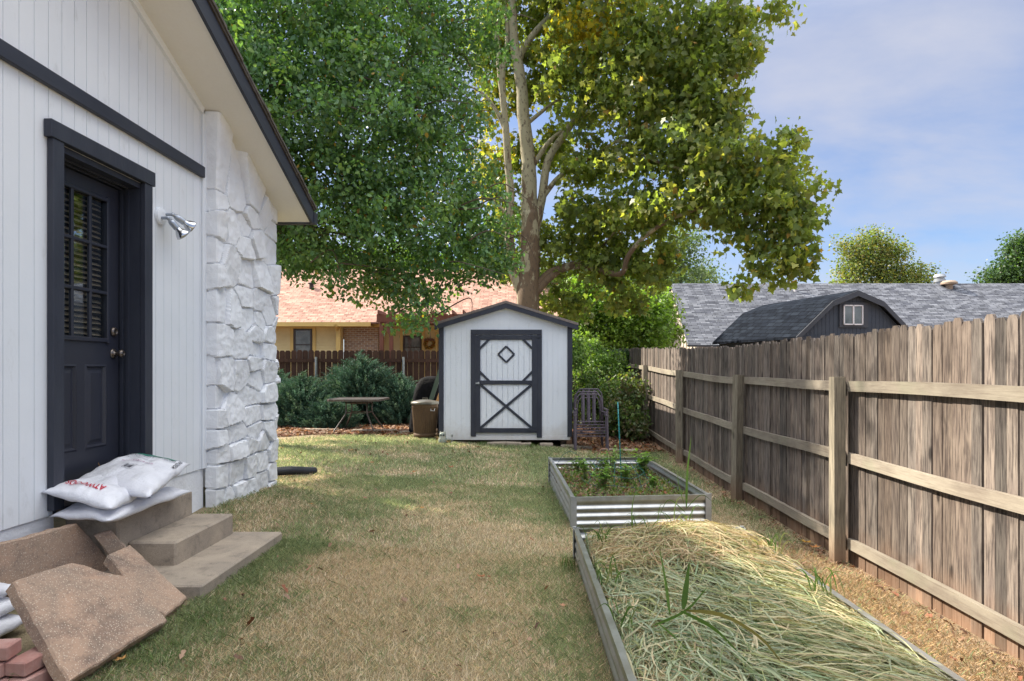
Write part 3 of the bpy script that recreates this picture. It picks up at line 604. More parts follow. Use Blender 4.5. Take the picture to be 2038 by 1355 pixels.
def bag(name, f, label, group=None, n=36, mat='plastic'):
    mb = MB(); V = []; 
    for top in (True, False):
        for j in range(n+1):
            for i in range(n+1): V.append(f(-1+2*i/n, -1+2*j/n, top))
    fs = []
    for k in (0, 1):
        o = k*(n+1)**2
        for j in range(n):
            for i in range(n): fs.append((o+j*(n+1)+i, o+j*(n+1)+i+1, o+(j+1)*(n+1)+i+1, o+(j+1)*(n+1)+i))
    mb.add(V, fs)
    o = mb.build(name, M[mat], smooth=True); 
    import bmesh
    bm = bmesh.new(); bm.from_mesh(o.data); bmesh.ops.remove_doubles(bm, verts=bm.verts, dist=.0012); bmesh.ops.recalc_face_normals(bm, faces=bm.faces); bm.to_mesh(o.data); bm.free()
    return tag(o, label, 'bag', group)
def bag_text(txt, f, u0, v0, size, ang, mat, parent, name='print', shear=0.0, sx=1.0, flip=False):
    """lettering laid on the bag: (u0, v0) start, size in bag units, ang in the u-v plane"""
    cu = D.curves.new('t', 'FONT'); cu.body = txt; cu.size = 1; cu.resolution_u = 3; cu.shear = shear; cu.offset = .012
    o = D.objects.new('t', cu); COL.objects.link(o); dg = bpy.context.evaluated_depsgraph_get(); me = D.meshes.new_from_object(o.evaluated_get(dg)); D.objects.remove(o); D.curves.remove(cu)
    ca, sa = math.cos(ang), math.sin(ang); mb = MB(); V = []
    for v in me.vertices:
        x, y = v.co.x*size*sx, v.co.y*size*(-1 if flip else 1)
        u = u0+x*ca-y*sa; w = v0+x*sa+y*ca; q = f(max(-.99, min(.99, u)), max(-.99, min(.99, w))); V.append(q+Vector((.0, .0, .006)))
    mb.add(V, [tuple(p.vertices) for p in me.polygons]); D.meshes.remove(me)
    return mb.build(name, M[mat], parent)
def bag_patch(f, u0, u1, v0, v1, mat, parent, name='print', lift=.003, n=12):
    mb = MB(); V = [f(u0+(u1-u0)*i/n, v0+(v1-v0)*j/n)+Vector((0, 0, lift)) for j in range(n+1) for i in range(n+1)]
    mb.add(V, [(j*(n+1)+i, j*(n+1)+i+1, (j+1)*(n+1)+i+1, (j+1)*(n+1)+i) for j in range(n) for i in range(n)]); return mb.build(name, M[mat], parent, smooth=True)
# corners: c0 (near the wall, near), c1 (outer, near), c2 (outer, far), c3 (near the wall, far);  u runs outwards, v runs away
fC = bag_fn([(-2.66, 3.50), (-2.25, 3.39), (-2.25, 4.25), (-2.70, 4.30)], CAMZ-.865, .10, 1.7)
bC = bag('white_bag', fC, 'white bag lying lowest of three on the top step, under the red lettered one', 'white bags on the step')
fB = bag_fn([(-2.69, 3.49, .055), (-2.25, 3.41, -.02), (-2.30, 3.98, 0), (-2.72, 4.05, .05)], CAMZ-.79, .115, 4.2)
bB = bag('white_bag', fB, 'white bag with upside-down red ATWOODS lettering, middle of three on the step', 'white bags on the step')
bag_text('ATWOODS', fB, .46, -.50, .25, PI, 'red', bB, shear=-.15, sx=.88)
fA = bag_fn([(-2.76, 3.80, .0), (-2.13, 3.56, -.035), (-2.27, 4.26, .05), (-2.76, 4.36, .09)], CAMZ-.75, .125, 8.9)
bA = bag('white_bag', fA, 'white bag printed ORGANIC with a green stripe, topmost of three on the step', 'white bags on the step')
mb = MB(); q0 = P(197, 942, 300); mb.tube([q0, q0+Vector((.005, 0, .045)), q0+Vector((-.006, 0, .075)), q0+Vector((-.022, 0, .092))], [.0022, .0028, .002, .003], 6)
tag(mb.build('dry_twig', M['boardt'], smooth=True), 'short dry curled twig sticking up behind the topmost white bag', 'twig')
bag_patch(fA, -.72, .70, .70, .86, 'inkg', bA)
bag_text('NATURALLY ORGANIC', fA, -.55, .52, .13, 0, 'ink', bA)
bag_text('SPHAGNUM PEAT MOSS', fA, -.55, .40, .06, 0, 'grey_ink', bA); bag_text('FOR LAWN AND GARDEN USE', fA, -.5, .30, .055, 0, 'grey_ink', bA)
bag_text('NET WT 40 LBS (18.14 KG)', fA, -.45, .08, .075, 0, 'inkr', bA)
bag_text('MOISTURE', fA, .93, .30, .12, PI/2, 'ink', bA, sx=.8)
for i in range(9):
    a = -.10+i*.022; bag_patch(fA, a, a+random.choice([.008, .014]), -.32, -.14, 'ink', bA, 'barcode', n=3)
for (a, b, c, d) in ((-.13, .13, -.36, -.35), (-.13, .13, -.09, -.08), (-.13, -.12, -.35, -.09), (.12, .13, -.35, -.09)): bag_patch(fA, a, b, c, d, 'grey_ink', bA, 'barcode_border', n=6)
# bags and bricks in the lower left corner
gl = G(-2.4, 2.8)
lab = ['white soil bag at the bottom of the stack behind the pavers, at the left edge', 'white soil bag in the middle of the stack behind the pavers, at the left edge', 'white soil bag on top of the stack behind the pavers, at the left edge']
for i in range(3):
    f = bag_fn([(-2.68, 2.46+i*.01), (-2.29-i*.02, 2.44), (-2.30-i*.03, 2.94), (-2.68, 3.0)], gl+.01+i*.075, .10, 20+i*3)
    b = bag('soil_bag', f, lab[i], 'soil bags stacked at the left edge', n=26)
    if i == 0: bag_patch(f, .2, .9, -.99, -.80, 'red', b, lift=.002)
    bag_text('GARDEN SOIL', f, .25, -.80, .10, 0, 'ink', b, sx=.6)
bk = [(-1.96, 2.36, 0, .3), (-1.98, 2.38, 1, -.1), (-1.97, 2.37, 2, .15), (-1.82, 2.42, 0, 1.3), (-1.84, 2.44, 1, 1.5)]
bl = ['bottom', 'middle', 'top']
for (x, y, k, a) in bk:
    x -= .10; y += .05; mb = MB(); z = G(-2, 2.4)+.01+k*.062; mb.cbox(-.095, .095, -.043, .043, 0, .055, .005); ca, sa = math.cos(a), math.sin(a)
    mb.v = [(x+p[0]*ca-p[1]*sa, y+p[0]*sa+p[1]*ca, z+p[2]) for p in mb.v]
    side = 'left' if abs(a) < 1 else 'right'
    tag(mb.build('loose_brick', M['brick']), 'pink red brick, %s of the %s-hand pile in the lower left corner' % (bl[k] if side == 'left' else ('bottom', 'top')[k], side), 'brick', 'loose bricks by the pavers')
# black corrugated drain pipe behind the stone corner
pts = [Vector((-3.1, 6.85, G(-3, 6.8)+.09)), Vector((-2.85, 6.98, G(-2.8, 7)+.07)), Vector((-2.66, 7.10, G(-2.6, 7)+.07)), Vector((-2.47, 7.40, G(-2.4, 7.3)+.03))]
pp = []
for i in range(3):
    for j in range(22): pp.append(pts[i].lerp(pts[i+1], j/22))
mb = MB(); mb.tube(pp, [.052 if i % 2 else .045 for i in range(len(pp))], 16); tag(mb.build('drain_pipe', M['blackp'], smooth=True), 'black corrugated drain pipe on the grass beside the stone corner', 'pipe')

# ================================================================== GARDEN SHED
SY = F/110; GZ = G(-.2, SY)
def sx(px): return (px-1045)/110
def sz(py): return CAMZ+(734-py)/110
shed = empty('garden_shed', (sx(1007), SY, sz(877)), 'white garden shed with charcoal trim and a barn style door', 'shed')
sl_, sr_ = sx(876), sx(1138.5); apx = sx(1007.4)
def srf(x): return sz(606)-(abs(x-apx))*(sz(606)-sz(646))/(sx(1138)-apx)
DXa, DXb, DZt, DZb = sx(937), sx(1078.4), sz(656), sz(868)
mb = MB(); x = sl_
while x < sr_-.01:
    x1 = min(x+.0915, sr_); cuts = []
    parts = [(x, x1)]
    for (a, b) in [(x, min(x1, DXa+.05)), (max(x, DXa+.05), min(x1, DXb-.05)), (max(x, DXb-.05), x1)]:
        if b-a < .003: continue
        mid = (a+b)/2; z0 = sz(665) if DXa+.05 < mid < DXb-.05 else sz(867)
        mb.hexa([(a, SY, z0), (b, SY, z0), (b, SY+.02, z0), (a, SY+.02, z0), (a, SY, srf(a)), (b, SY, srf(b)), (b, SY+.02, srf(b)), (a, SY+.02, srf(a))])
    x += .097
SD = 2.6
mb.slab([(sl_, SY+.006, sz(867)), (sr_, SY+.006, sz(867)), (sr_, SY+.006, srf(sr_)), (apx, SY+.006, srf(apx)), (sl_, SY+.006, srf(sl_))], (0, .03, 0))
mb.box(sl_, sl_+.03, SY+.04, SY+SD, sz(867), srf(sl_)-.01); mb.box(sr_-.03, sr_, SY+.04, SY+SD, sz(867), srf(sr_)-.01)
mb.slab([(sl_, SY+SD, sz(867)), (sr_, SY+SD, sz(867)), (sr_, SY+SD, srf(sr_)), (apx, SY+SD, srf(apx)), (sl_, SY+SD, srf(sl_))], (0, .03, 0))
mb.build('wall', M['shedwhite'], shed)
mb = MB(); mb.cbox(sx(883), sx(1135), SY-.006, SY+.04, sz(875.5), sz(867)-.002, .004)
mb.build('skid_board', M['shedwhite'], shed)
mb = MB(); mb.box(sl_+.1, sl_+.2, SY+.1, SY+SD, GZ-.02, sz(868)); mb.box(sr_-.2, sr_-.1, SY+.1, SY+SD, GZ-.05, sz(868)); mb.box(-.3, -.2, SY+.1, SY+SD, GZ-.05, sz(868))
mb.build('runner', M['pbark'], shed)
mb = MB(); mb.cbox(sl_-.022, sl_+.065, SY-.024, SY-.003, sz(866), srf(sl_)+.0, .003); mb.cbox(sl_-.024, sl_-.003, SY-.002, SY+.09, sz(866), srf(sl_), .003); mb.build('corner_trim', M['trim'], shed)
mb = MB(); mb.cbox(sr_-.085, sr_+.005, SY-.024, SY-.003, sz(869), srf(sr_)-.02, .003); mb.build('corner_trim', M['trim'], shed)
mb = MB()
ex0, ex1 = sx(866), sx(1150)
for (xa, xb) in ((ex0, apx), (apx, ex1)):
    za, zb = srf(xa)+.015, srf(xb)+.015
    mb.hexa([(xa, SY-.095, za-.085), (xb, SY-.095, zb-.085), (xb, SY-.072, zb-.085), (xa, SY-.072, za-.085), (xa, SY-.095, za), (xb, SY-.095, zb), (xb, SY-.072, zb), (xa, SY-.072, za)])
mb.build('fascia', M['trim'], shed)
mb = MB()
for (xa, xb) in ((ex0-.005, apx), (apx, ex1+.005)):
    za, zb = srf(xa)+.017, srf(xb)+.017
    mb.hexa([(xa, SY-.10, za), (xb, SY-.10, zb), (xb, SY+SD+.1, zb), (xa, SY+SD+.1, za), (xa, SY-.10, za+.045), (xb, SY-.10, zb+.045), (xb, SY+SD+.1, zb+.045), (xa, SY+SD+.1, za+.045)])
    mb.hexa([(xa, SY-.072, za-.05), (xb, SY-.072, zb-.05), (xb, SY-.002, zb-.05), (xa, SY-.002, za-.05), (xa, SY-.072, za-.03), (xb, SY-.072, zb-.03), (xb, SY-.002, zb-.03), (xa, SY-.002, za-.03)])
mb.build('roof', M['shedroof'], shed)
mb = MB(); cw = .092
mb.cbox(DXa, DXa+cw, SY-.026, SY-.002, DZb, DZt-.092, .003); mb.cbox(DXb-cw, DXb, SY-.026, SY-.002, sz(870.5), DZt-.092, .003); mb.cbox(DXa, DXb, SY-.029, SY-.002, DZt-.09, DZt, .003)
mb.build('door_frame', M['trim'], shed)
# door
dx0, dx1, dz0, dz1 = sx(946), sx(1069.5), sz(861), sz(667)
mb = MB(); x = dx0+.01
while x < dx1-.02:
    mb.box(x, min(x+.0915, dx1-.01), SY-.010, SY+.003, dz0+.01, dz1-.01); x += .097
sdoor = mb.build('door', M['shedwhite'], shed)
mb = MB(); w = .09; yb, yf = SY-.011, SY-.034
mb.cbox(dx0, dx0+w, yf, yb, dz0, dz1, .003); mb.cbox(dx1-w-.01, dx1, yf, yb, dz0, dz1, .003)
zm1, zm0 = sz(757), sz(765)
for (a, b) in ((dz1-.085, dz1), (zm0, zm1), (dz0, dz0+.085)): mb.cbox(dx0+w+.001, dx1-w-.011, yf, yb, a, b, .003)
ia, ib = dx0+w, dx1-w-.01
yc = (yf+yb)/2
def diag(a, b, ww=.042, dy=0): mb.bar((a[0], yc+.002+dy, a[1]), (b[0], yc+.002+dy, b[1]), .018, ww, (b[1]-a[1], 0, -(b[0]-a[0])))
zt = dz1-.085; s = .16
diag((ia-.01, zt-s), (ia+s, zt+.01)); diag((ib+.01, zt-s), (ib-s, zt+.01)); diag((ia-.01, zm1+s), (ia+s, zm1-.01)); diag((ib+.01, zm1+s), (ib-s, zm1-.01))
diag((ia, dz0+.085), (ib, zm0), .045); diag((ia, zm0), (ib, dz0+.085), .045, .0025)
cx_, cz_, r = sx(1007.5), sz(705), .145
for i in range(4):
    a = (cx_+r*math.sin(i*PI/2), cz_+r*math.cos(i*PI/2)); b = (cx_+r*math.sin((i+1)*PI/2), cz_+r*math.cos((i+1)*PI/2)); mb.bar((a[0], SY-.017+.0015*(i % 2), a[1]), (b[0], SY-.017+.0015*(i % 2), b[1]), .014, .034, (b[1]-a[1], 0, -(b[0]-a[0])))
mb.build('door_trim', M['trim'], sdoor)
mb = MB(); mb.box(dx1-.03, dx1+.06, yf-.008, yf-.001, sz(672), sz(668)); mb.build('hinge', M['trim'], sdoor)
mb = MB(); mb.bar((dx1-.20, yf-.006, sz(854)), (dx1, yf-.006, sz(855)), .006, .04); mb.build('hinge', M['trim'], sdoor)
mb = MB(); mb.box(dx0+.01, dx0+.06, yf-.02, yf-.001, sz(764), sz(761)); mb.lathe([(0, 0), (.02, .0), (.02, .02), (0, .02)], (dx0+.06, yf-.02, sz(762)), 12, Matrix.Rotation(PI/2, 4, 'X')); mb.build('latch', M['galvp'], sdoor)
# paving stones under the front of the shed
for i, (px, w) in enumerate(((988, .36), (1023, .28), (1047, .20), (1087, .24), (1133, .30))):
    mb = MB(); x = sx(px); z = G(x, SY-.1); mb.cbox(x-w/2, x+w/2, SY-.12, SY+.08, z-.03, z+.055+.01*(i % 2), .012)
    for j, v in enumerate(mb.v): mb.v[j] = tuple(Vector(v)+Vector((0, 0, mnoise.noise(Vector(v)*9)*.02)))
    tag(mb.build('foundation_stone', M['concrete']), 'flat tan stone wedged under the shed front, %s from the left' % ('first', 'second', 'third', 'fourth', 'last')[i], 'stone', 'stones under the shed front')

# ================================================================== THINGS ROUND THE SHED
def gpt(px, py, k): return P(px, py, k)
# patio table
tx, ty = sx(0)*0+(715-1045)/97.5, F/97.5; tz = G(tx, ty); TH = CAMZ+(734-793)/97.5
tb = empty('patio_table', (tx, ty, tz), 'square metal patio table standing on leaf litter before the junipers', 'table')
mb = MB(); a = .06; hw = .50
oct_ = [(-hw+a, -hw), (hw-a, -hw), (hw, -hw+a), (hw, hw-a), (hw-a, hw), (-hw+a, hw), (-hw, hw-a), (-hw, -hw+a)]
mb.slab([(tx+x, ty+y, TH) for x, y in oct_], (0, 0, -.012)); mb.build('tabletop', M['tabletop'], tb)
mb = MB()
for i in range(8):
    p, q = oct_[i], oct_[(i+1) % 8]; mb.bar((tx+p[0]*1.01, ty+p[1]*1.01, TH-.014), (tx+q[0]*1.01, ty+q[1]*1.01, TH-.014), .03, .04)
mb.build('table_rim', M['tablem'], tb)
ins = .21
for (sx_, sy_) in ((-1, -1), (1, -1), (1, 1), (-1, 1)):
    mb = MB(); x0, y0 = tx+sx_*ins, ty+sy_*ins; g = G(tx+sx_*.42, ty+sy_*.42)
    mb.tube([(x0, y0, TH-.02), (x0, y0, TH-.27), (x0+sx_*.02, y0+sy_*.02, TH-.33), (tx+sx_*.40, ty+sy_*.40, g+.03), (tx+sx_*.42, ty+sy_*.42, g)], .0145, 8); mb.build('leg', M['tablem'], tb, smooth=True)
mb = MB()
for z in (TH-.085, TH-.28):
    for i in range(4):
        c4 = [(-1, -1), (1, -1), (1, 1), (-1, 1)]; p, q = c4[i], c4[(i+1) % 4]; mb.tube([(tx+p[0]*ins, ty+p[1]*ins, z), (tx+q[0]*ins, ty+q[1]*ins, z)], .010, 6)
mb.build('brace', M['tablem'], tb)
# dustbin
k = 106.0; bx_, by_ = (846-1045)/k, F/k; bz = CAMZ-(868-734)/k
bn = empty('dustbin', (bx_, by_, bz), 'rusty ribbed metal dustbin with a lid beside the shed corner', 'bin')
mb = MB(); mb.lathe([(0, 0), (.205, 0), (.215, .01), (.215, .06), (.20, .065), (.205, .08)], (bx_, by_, bz), 48); mb.lathe([(.205, .08), (.237, .54)], (bx_, by_, bz), 144, ripple=.03, rn=36)
mb.lathe([(.237, .54), (.245, .55), (.240, .575), (.247, .60), (.248, .63)], (bx_, by_, bz), 48); mb.build('body', M['rust'], bn, smooth=True)
mb = MB(); mb.lathe([(.262, .605), (.266, .61), (.262, .645), (.20, .665), (.10, .685), (.03, .69), (0, .69)], (bx_, by_, bz), 48); lid = mb.build('lid', M['lidm'], bn, smooth=True)
mb = MB(); mb.tube([(bx_-.05, by_, bz+.685), (bx_-.045, by_, bz+.715), (bx_+.045, by_, bz+.715), (bx_+.05, by_, bz+.685)], .006, 6); mb.build('lid_handle', M['lidm'], lid)
mb = MB(); hx = bx_+.17; mb.tube([(hx-.035, by_-.18, bz+.53), (hx-.03, by_-.21, bz+.49), (hx+.03, by_-.205, bz+.49), (hx+.035, by_-.17, bz+.53)], .008, 6); mb.build('side_handle', M['galvp'], bn)
# covered grill
k = 101.0; cx_ = (848-1045)/k; cy_ = F/k+.25; cz_ = G(cx_, cy_); n = 28; mb = MB(); V = []
lv = [(0, .36, .30), (.25, .35, .29), (.62, .33, .28), (.80, .31, .27), (.93, .27, .23), (1.04, .20, .17), (1.08, .11, .09), (1.09, 0, 0)]
for (h, rx, ry) in lv:
    for j in range(n):
        a = 2*PI*j/n; c_, s_ = math.cos(a), math.sin(a); q = (abs(c_)**4+abs(s_)**4)**-.25; w = 1+.05*math.sin(a*9+h*3)*(1-h/1.2); V.append((cx_+rx*c_*q*w+h*.06, cy_+ry*s_*q*w, cz_+h*1.06))
mb.add(V, [(i*n+j, i*n+(j+1) % n, (i+1)*n+(j+1) % n, (i+1)*n+j) for i in range(len(lv)-1) for j in range(n)]); tag(mb.build('grill_cover', M['tarp'], smooth=True), 'tall grill under a black cover behind the rusty dustbin', 'covered grill')
mb = MB(); mb.bar(P(852, 812, 104)+Vector((0, .05, 0)), P(886, 706, 101)+Vector((0, .05, 0)), .02, .085, (1, 0, .3)); tag(mb.build('leaning_board', M['boardg']), 'dark green board leaning on the left side of the shed', 'board')
mb = MB(); mb.bar(P(866, 812, 104), P(884, 760, 103), .02, .06, (1, 0, .3)); tag(mb.build('leaning_board', M['boardt']), 'short orange tan board leaning on the left side of the shed', 'board')
# owl ornament, tap post, solar light
k = 113; ox, oy = (881-1045)/k, F/k; oz = G(ox, oy)-.01
mb = MB(); n = 20; prof = [(0, 0), (.05, 0), (.068, .02), (.078, .06), (.074, .10), (.058, .13), (.056, .15), (.062, .17), (.055, .195), (.03, .21), (0, .213)]; mb.lathe(prof, (ox, oy, oz), 24)
for s in (-1, 1): mb.lathe([(.018, 0), (.012, .03), (0, .05)], (ox+s*.04, oy-.01, oz+.185), 8)
owl = mb.build('owl_ornament', M['ceramic'], smooth=True); tag(owl, 'small grey green ceramic owl standing by the left shed corner', 'garden ornament')
for s in (-1, 1):
    mb = MB(); mb.lathe([(.016, 0), (.016, .006), (0, .008)], (ox+s*.022, oy-.052, oz+.165), 12, Matrix.Rotation(PI/2, 4, 'X')); mb.build('eye', M['inkg'] if False else M['ink'], owl)
tpx, tpy = (869.5-1045)/k, F/k+.02; tpz = G(tpx, tpy)
tp = empty('spike_ornament', (tpx, tpy, tpz), 'thin rusty stake with a small knobbed top beside the owl', 'garden stake')
mb = MB(); mb.tube([(tpx, tpy, tpz-.02), (tpx+.004, tpy, tpz+.17)], .007, 6); mb.build('stem', M['boardt'], tp)
mb = MB(); mb.lathe([(0, .13), (.022, .14), (.024, .16), (.012, .18), (.014, .20), (.02, .22), (.012, .25), (0, .26)], (tpx, tpy, tpz), 10); mb.build('finial', M['rust'], tp)
lx, ly = (899-1045)/k, F/k+.03; lz = G(lx, ly); so_ = empty('solar_light', (lx, ly, lz), 'small steel solar light on a stake against the white shed wall', 'garden light')
mb = MB(); mb.tube([(lx, ly, lz-.02), (lx, ly, lz+.13)], .005, 6); mb.build('stake', M['galvp'], so_)
mb = MB(); mb.lathe([(0, .12), (.02, .125), (.022, .16), (.028, .163), (.026, .172), (0, .175)], (lx, ly, lz), 14); mb.build('lamp_head', M['galvp'], so_)
# stacked metal chairs
k = 111.5; hx, hy = (1174-1045)/k, F/k; hz = G(hx, hy)
def chair(dx, dy, dz, label, first=False):
    r = empty('patio_chair', (hx+dx, hy+dy, hz+dz), label, 'chair', 'metal patio chairs stacked by the shed'); X, Y, Z = hx+dx, hy+dy, hz+dz; w = .245
    mb = MB(); top = Z+.985
    pts = [(X-w, Y+.10, Z+.43), (X-w+.0, Y+.15, Z+.80), (X-w+.02, Y+.165, top-.07), (X-w+.08, Y+.17, top), (X+w-.08, Y+.17, top), (X+w-.02, Y+.165, top-.07), (X+w, Y+.15, Z+.80), (X+w, Y+.10, Z+.43)]
    mb.tube(pts, .013, 8); pts2 = [(p[0]*.0+X+(p[0]-X)*.86, p[1]-.004, p[2]-.06 if p[2] > Z+.6 else p[2]) for p in pts]; mb.tube(pts2, .008, 6); mb.build('back_frame', M['chair'], r, smooth=True)
    mb = MB()
    for x in (-.10, 0, .10): mb.bar((X+x, Y+.10, Z+.45), (X+x, Y+.165, top-.01), .036, .008, (0, 1, 0))
    mb.build('back_slats', M['chair'], r)
    mb = MB()
    for i in range(6): mb.bar((X-w, Y-.28+i*.075, Z+.42-.004*i), (X+w, Y-.28+i*.075, Z+.42-.004*i), .04, .012)
    mb.build('seat', M['chair'], r)
    for s in (-1, 1):
        mb = MB(); mb.bar((X+s*(w+.035), Y-.34, Z), (X+s*(w+.03), Y-.28, Z+.62), .028, .034, (0, 1, 0)); mb.build('leg', M['chair'], r)
        mb = MB(); mb.bar((X+s*(w+.02), Y+.30, Z), (X+s*(w), Y+.12, Z+.45), .022, .022, (0, 1, 0)); mb.build('leg', M['chair'], r)
        mb = MB(); mb.bar((X+s*(w+.035), Y-.30, Z+.632), (X+s*(w+.01), Y+.15, Z+.64), .045, .018); mb.build('armrest', M['chair'], r)
    mb = MB()
    for z in (.28, .33, .37): mb.bar((X-w-.03, Y-.31, Z+z), (X+w+.03, Y-.31, Z+z), .012, .018)
    mb.build('front_rail', M['chair'], r)
chair(0, 0, 0, 'front dark metal patio chair of the stack right of the shed')
chair(-.015, .09, .045, 'second dark metal patio chair nested behind the front one, right of the shed')
chair(.02, .18, .09, 'rearmost dark metal patio chair of the stack right of the shed')
# edging stones along the planting bed
def estone(px, py, k, w, lab):
    p = P(px, py, k); z = G(p.x, p.y); mb = MB(); mb.cbox(p.x-w/2, p.x+w/2, p.y-.07, p.y+.07, z-.03, z+.05, .014)
    for j, v in enumerate(mb.v): mb.v[j] = tuple(Vector(v)+Vector((0, mnoise.noise(Vector(v)*5)*.03, mnoise.noise(Vector(v)*8)*.015)))
    tag(mb.build('edging_stone', M['concrete']), lab, 'edging stone', 'stones edging the planting beds')
estone(1158, 889, 111, .36, 'long flat edging stone just in front of the stacked chairs'); estone(1212, 890, 112, .34, 'edging stone right of the stacked chairs'); estone(1254, 891, 112, .26, 'small edging stone nearest the wooden fence, right of the chairs')
estone(745, 866, 98, .9, 'long flat edging stone in the grass in front of the patio table'); estone(640, 866, 97, .7, 'edging stone left of the patio table, by the juniper foot'); estone(818, 868, 100, .45, 'short edging stone at the foot of the dustbin')

# ================================================================== FENCES
def ftop(y): return CAMZ+np.interp(y, [0, 8, 10.5, 12.7, 15, 17], [.30, .285, .345, .42, .50, .52])
FX = 2.6
fence = empty('picket_fence', (FX, 8, G(FX, 8)), 'tall weathered grey wooden fence with posts and three rails, along the right side', 'fence')
posts = [(0.2, 0, 0), (2.62, 0, 0), (5.03, 0.0, 0), (7.44, 0.04, 1), (10.2, 0, 0), (13.1, 0, 0), (16.0, 0, 0)]
for i in range(len(posts)-1):
    ya, yb = posts[i][0], posts[i+1][0]; mb = MB(); y = ya+.002
    while y < yb-.02:
        w = random.choice([.070, .078, .080, .082, .085, .092]); w = min(w, yb-y); t = float(ftop(y+w/2))+random.uniform(-.02, .016); xo = random.uniform(-.006, .006); g = G(FX, y)-.03+random.uniform(0, .02)
        v = random.uniform(.62, 1.3); u = random.uniform(-.04, .04); mb.col = (v+u, v, v-u*.8); c = .018
        lo = [(FX+xo, y, g), (FX+xo+.016, y, g), (FX+xo+.016, y+w, g), (FX+xo, y+w, g)]; md = [(a, b, t-.028) for a, b, _ in lo]
        tp_ = [(FX+xo, y+c, t), (FX+xo+.016, y+c, t), (FX+xo+.016, y+w-c, t), (FX+xo, y+w-c, t)]
        mb.hexa(lo+md); b0 = len(mb.v); mb.add(md+tp_, [(4, 5, 6, 7), (0, 1, 5, 4), (1, 2, 6, 5), (2, 3, 7, 6), (3, 0, 4, 7)])
        y += w+random.choice([.002, .003, .005, .009])
    mb.build('picket_panel', M['fence'], fence, color=True)
    for zr in (-.125, -.70, -1.375):
        mb = MB(); v = random.uniform(.85, 1.15); mb.col = (v, v, v*.97); m = 10
        dz = lambda y: float(ftop(y))-.30 if zr > -1 else float(ftop(y))*.6+.6*(CAMZ*0-.30)-.6*CAMZ+CAMZ
        for j in range(m):
            y0 = ya+.05+(yb-ya-.1)*j/m; y1 = ya+.05+(yb-ya-.1)*(j+1)/m
            z0 = dz(y0)+zr+.0+.006*math.sin(y0*2.1+zr*5); z1 = dz(y1)+zr+.006*math.sin(y1*2.1+zr*5); f = FX-.006
            mb.hexa([(f-.038, y0, z0-.041), (f, y0, z0-.041), (f, y1, z1-.041), (f-.038, y1, z1-.041), (f-.038, y0, z0+.041), (f, y0, z0+.041), (f, y1, z1+.041), (f-.038, y1, z1+.041)])
        mb.build('rail', M['rail'], fence, color=True)
for (y, ln, tw) in posts:
    mb = MB(); v = random.uniform(.9, 1.15); mb.col = (v, v, v); g = G(2.5, y)-.05; t = float(ftop(y))-.30-.055
    lean = -.05 if tw else 0; a = .35 if tw else 0; ca, sa = math.cos(a), math.sin(a)
    def q(x, yy, z, l=0): return (2.500+x*ca-yy*sa, y+x*sa+yy*ca-l, z)
    h = .045
    mb.hexa([q(-h, -h, g), q(h, -h, g), q(h, h, g), q(-h, h, g), q(-h, -h, t, -lean*1.5), q(h, -h, t, -lean*1.5), q(h, h, t, -lean*1.5), q(-h, h, t, -lean*1.5)])
    mb.build('post', M['post'], fence, color=True)
# brown fence across the back
def bfence(x0, x1, yb, top, name, label, mat, cols=(.8, 1.2), gap=.012):
    r = empty(name, ((x0+x1)/2, yb, G((x0+x1)/2, yb)), label, 'fence'); mb = MB(); x = x0
    while x < x1:
        w = .135; v = random.uniform(*cols); mb.col = (v, v, v); t = CAMZ+top+random.uniform(-.01, .01); g = G(x, yb)-.02; c = .03
        lo = [(x, yb, g), (x+w, yb, g), (x+w, yb+.018, g), (x, yb+.018, g)]; md = [(a, b, t-.04) for a, b, _ in lo]
        mb.hexa(lo+md); mb.add(md+[(x+c, yb, t), (x+w-c, yb, t), (x+w-c, yb+.018, t), (x+c, yb+.018, t)], [(4, 5, 6, 7), (0, 1, 5, 4), (1, 2, 6, 5), (2, 3, 7, 6), (3, 0, 4, 7)]); x += w+gap*random.uniform(.6, 1.6)
    mb.build('picket_panel', mat, r, color=True)
    for z in (-.26, -.85, -1.45):
        mb = MB(); mb.col = (1, 1, 1); mb.box(x0, x1, yb-.04, yb-.002, CAMZ+top+z-.045, CAMZ+top+z+.045); mb.build('rail', mat, r, color=True)
    return r
BY = 16.0
bf = bfence(-12, 1.75, BY, 37/78, 'brown_fence', 'dark brown wooden fence across the back of the yard', M['bfence'])
for px, kk in ((632, 78), (805, 78), (1157, 78), (450, 78)):
    x = (px-1045)/78; mb = MB(); mb.tube([(x, BY-.09, G(x, BY)-.05), (x, BY-.09, CAMZ+(734-712)/78+.02)], .032, 12); mb.build('post', M['galvp'], bf, smooth=False)
bf2 = bfence(1.76, 2.6, BY, .52, 'corner_fence', 'short length of grey wooden fence in the far corner, hung with vine', M['fence'])
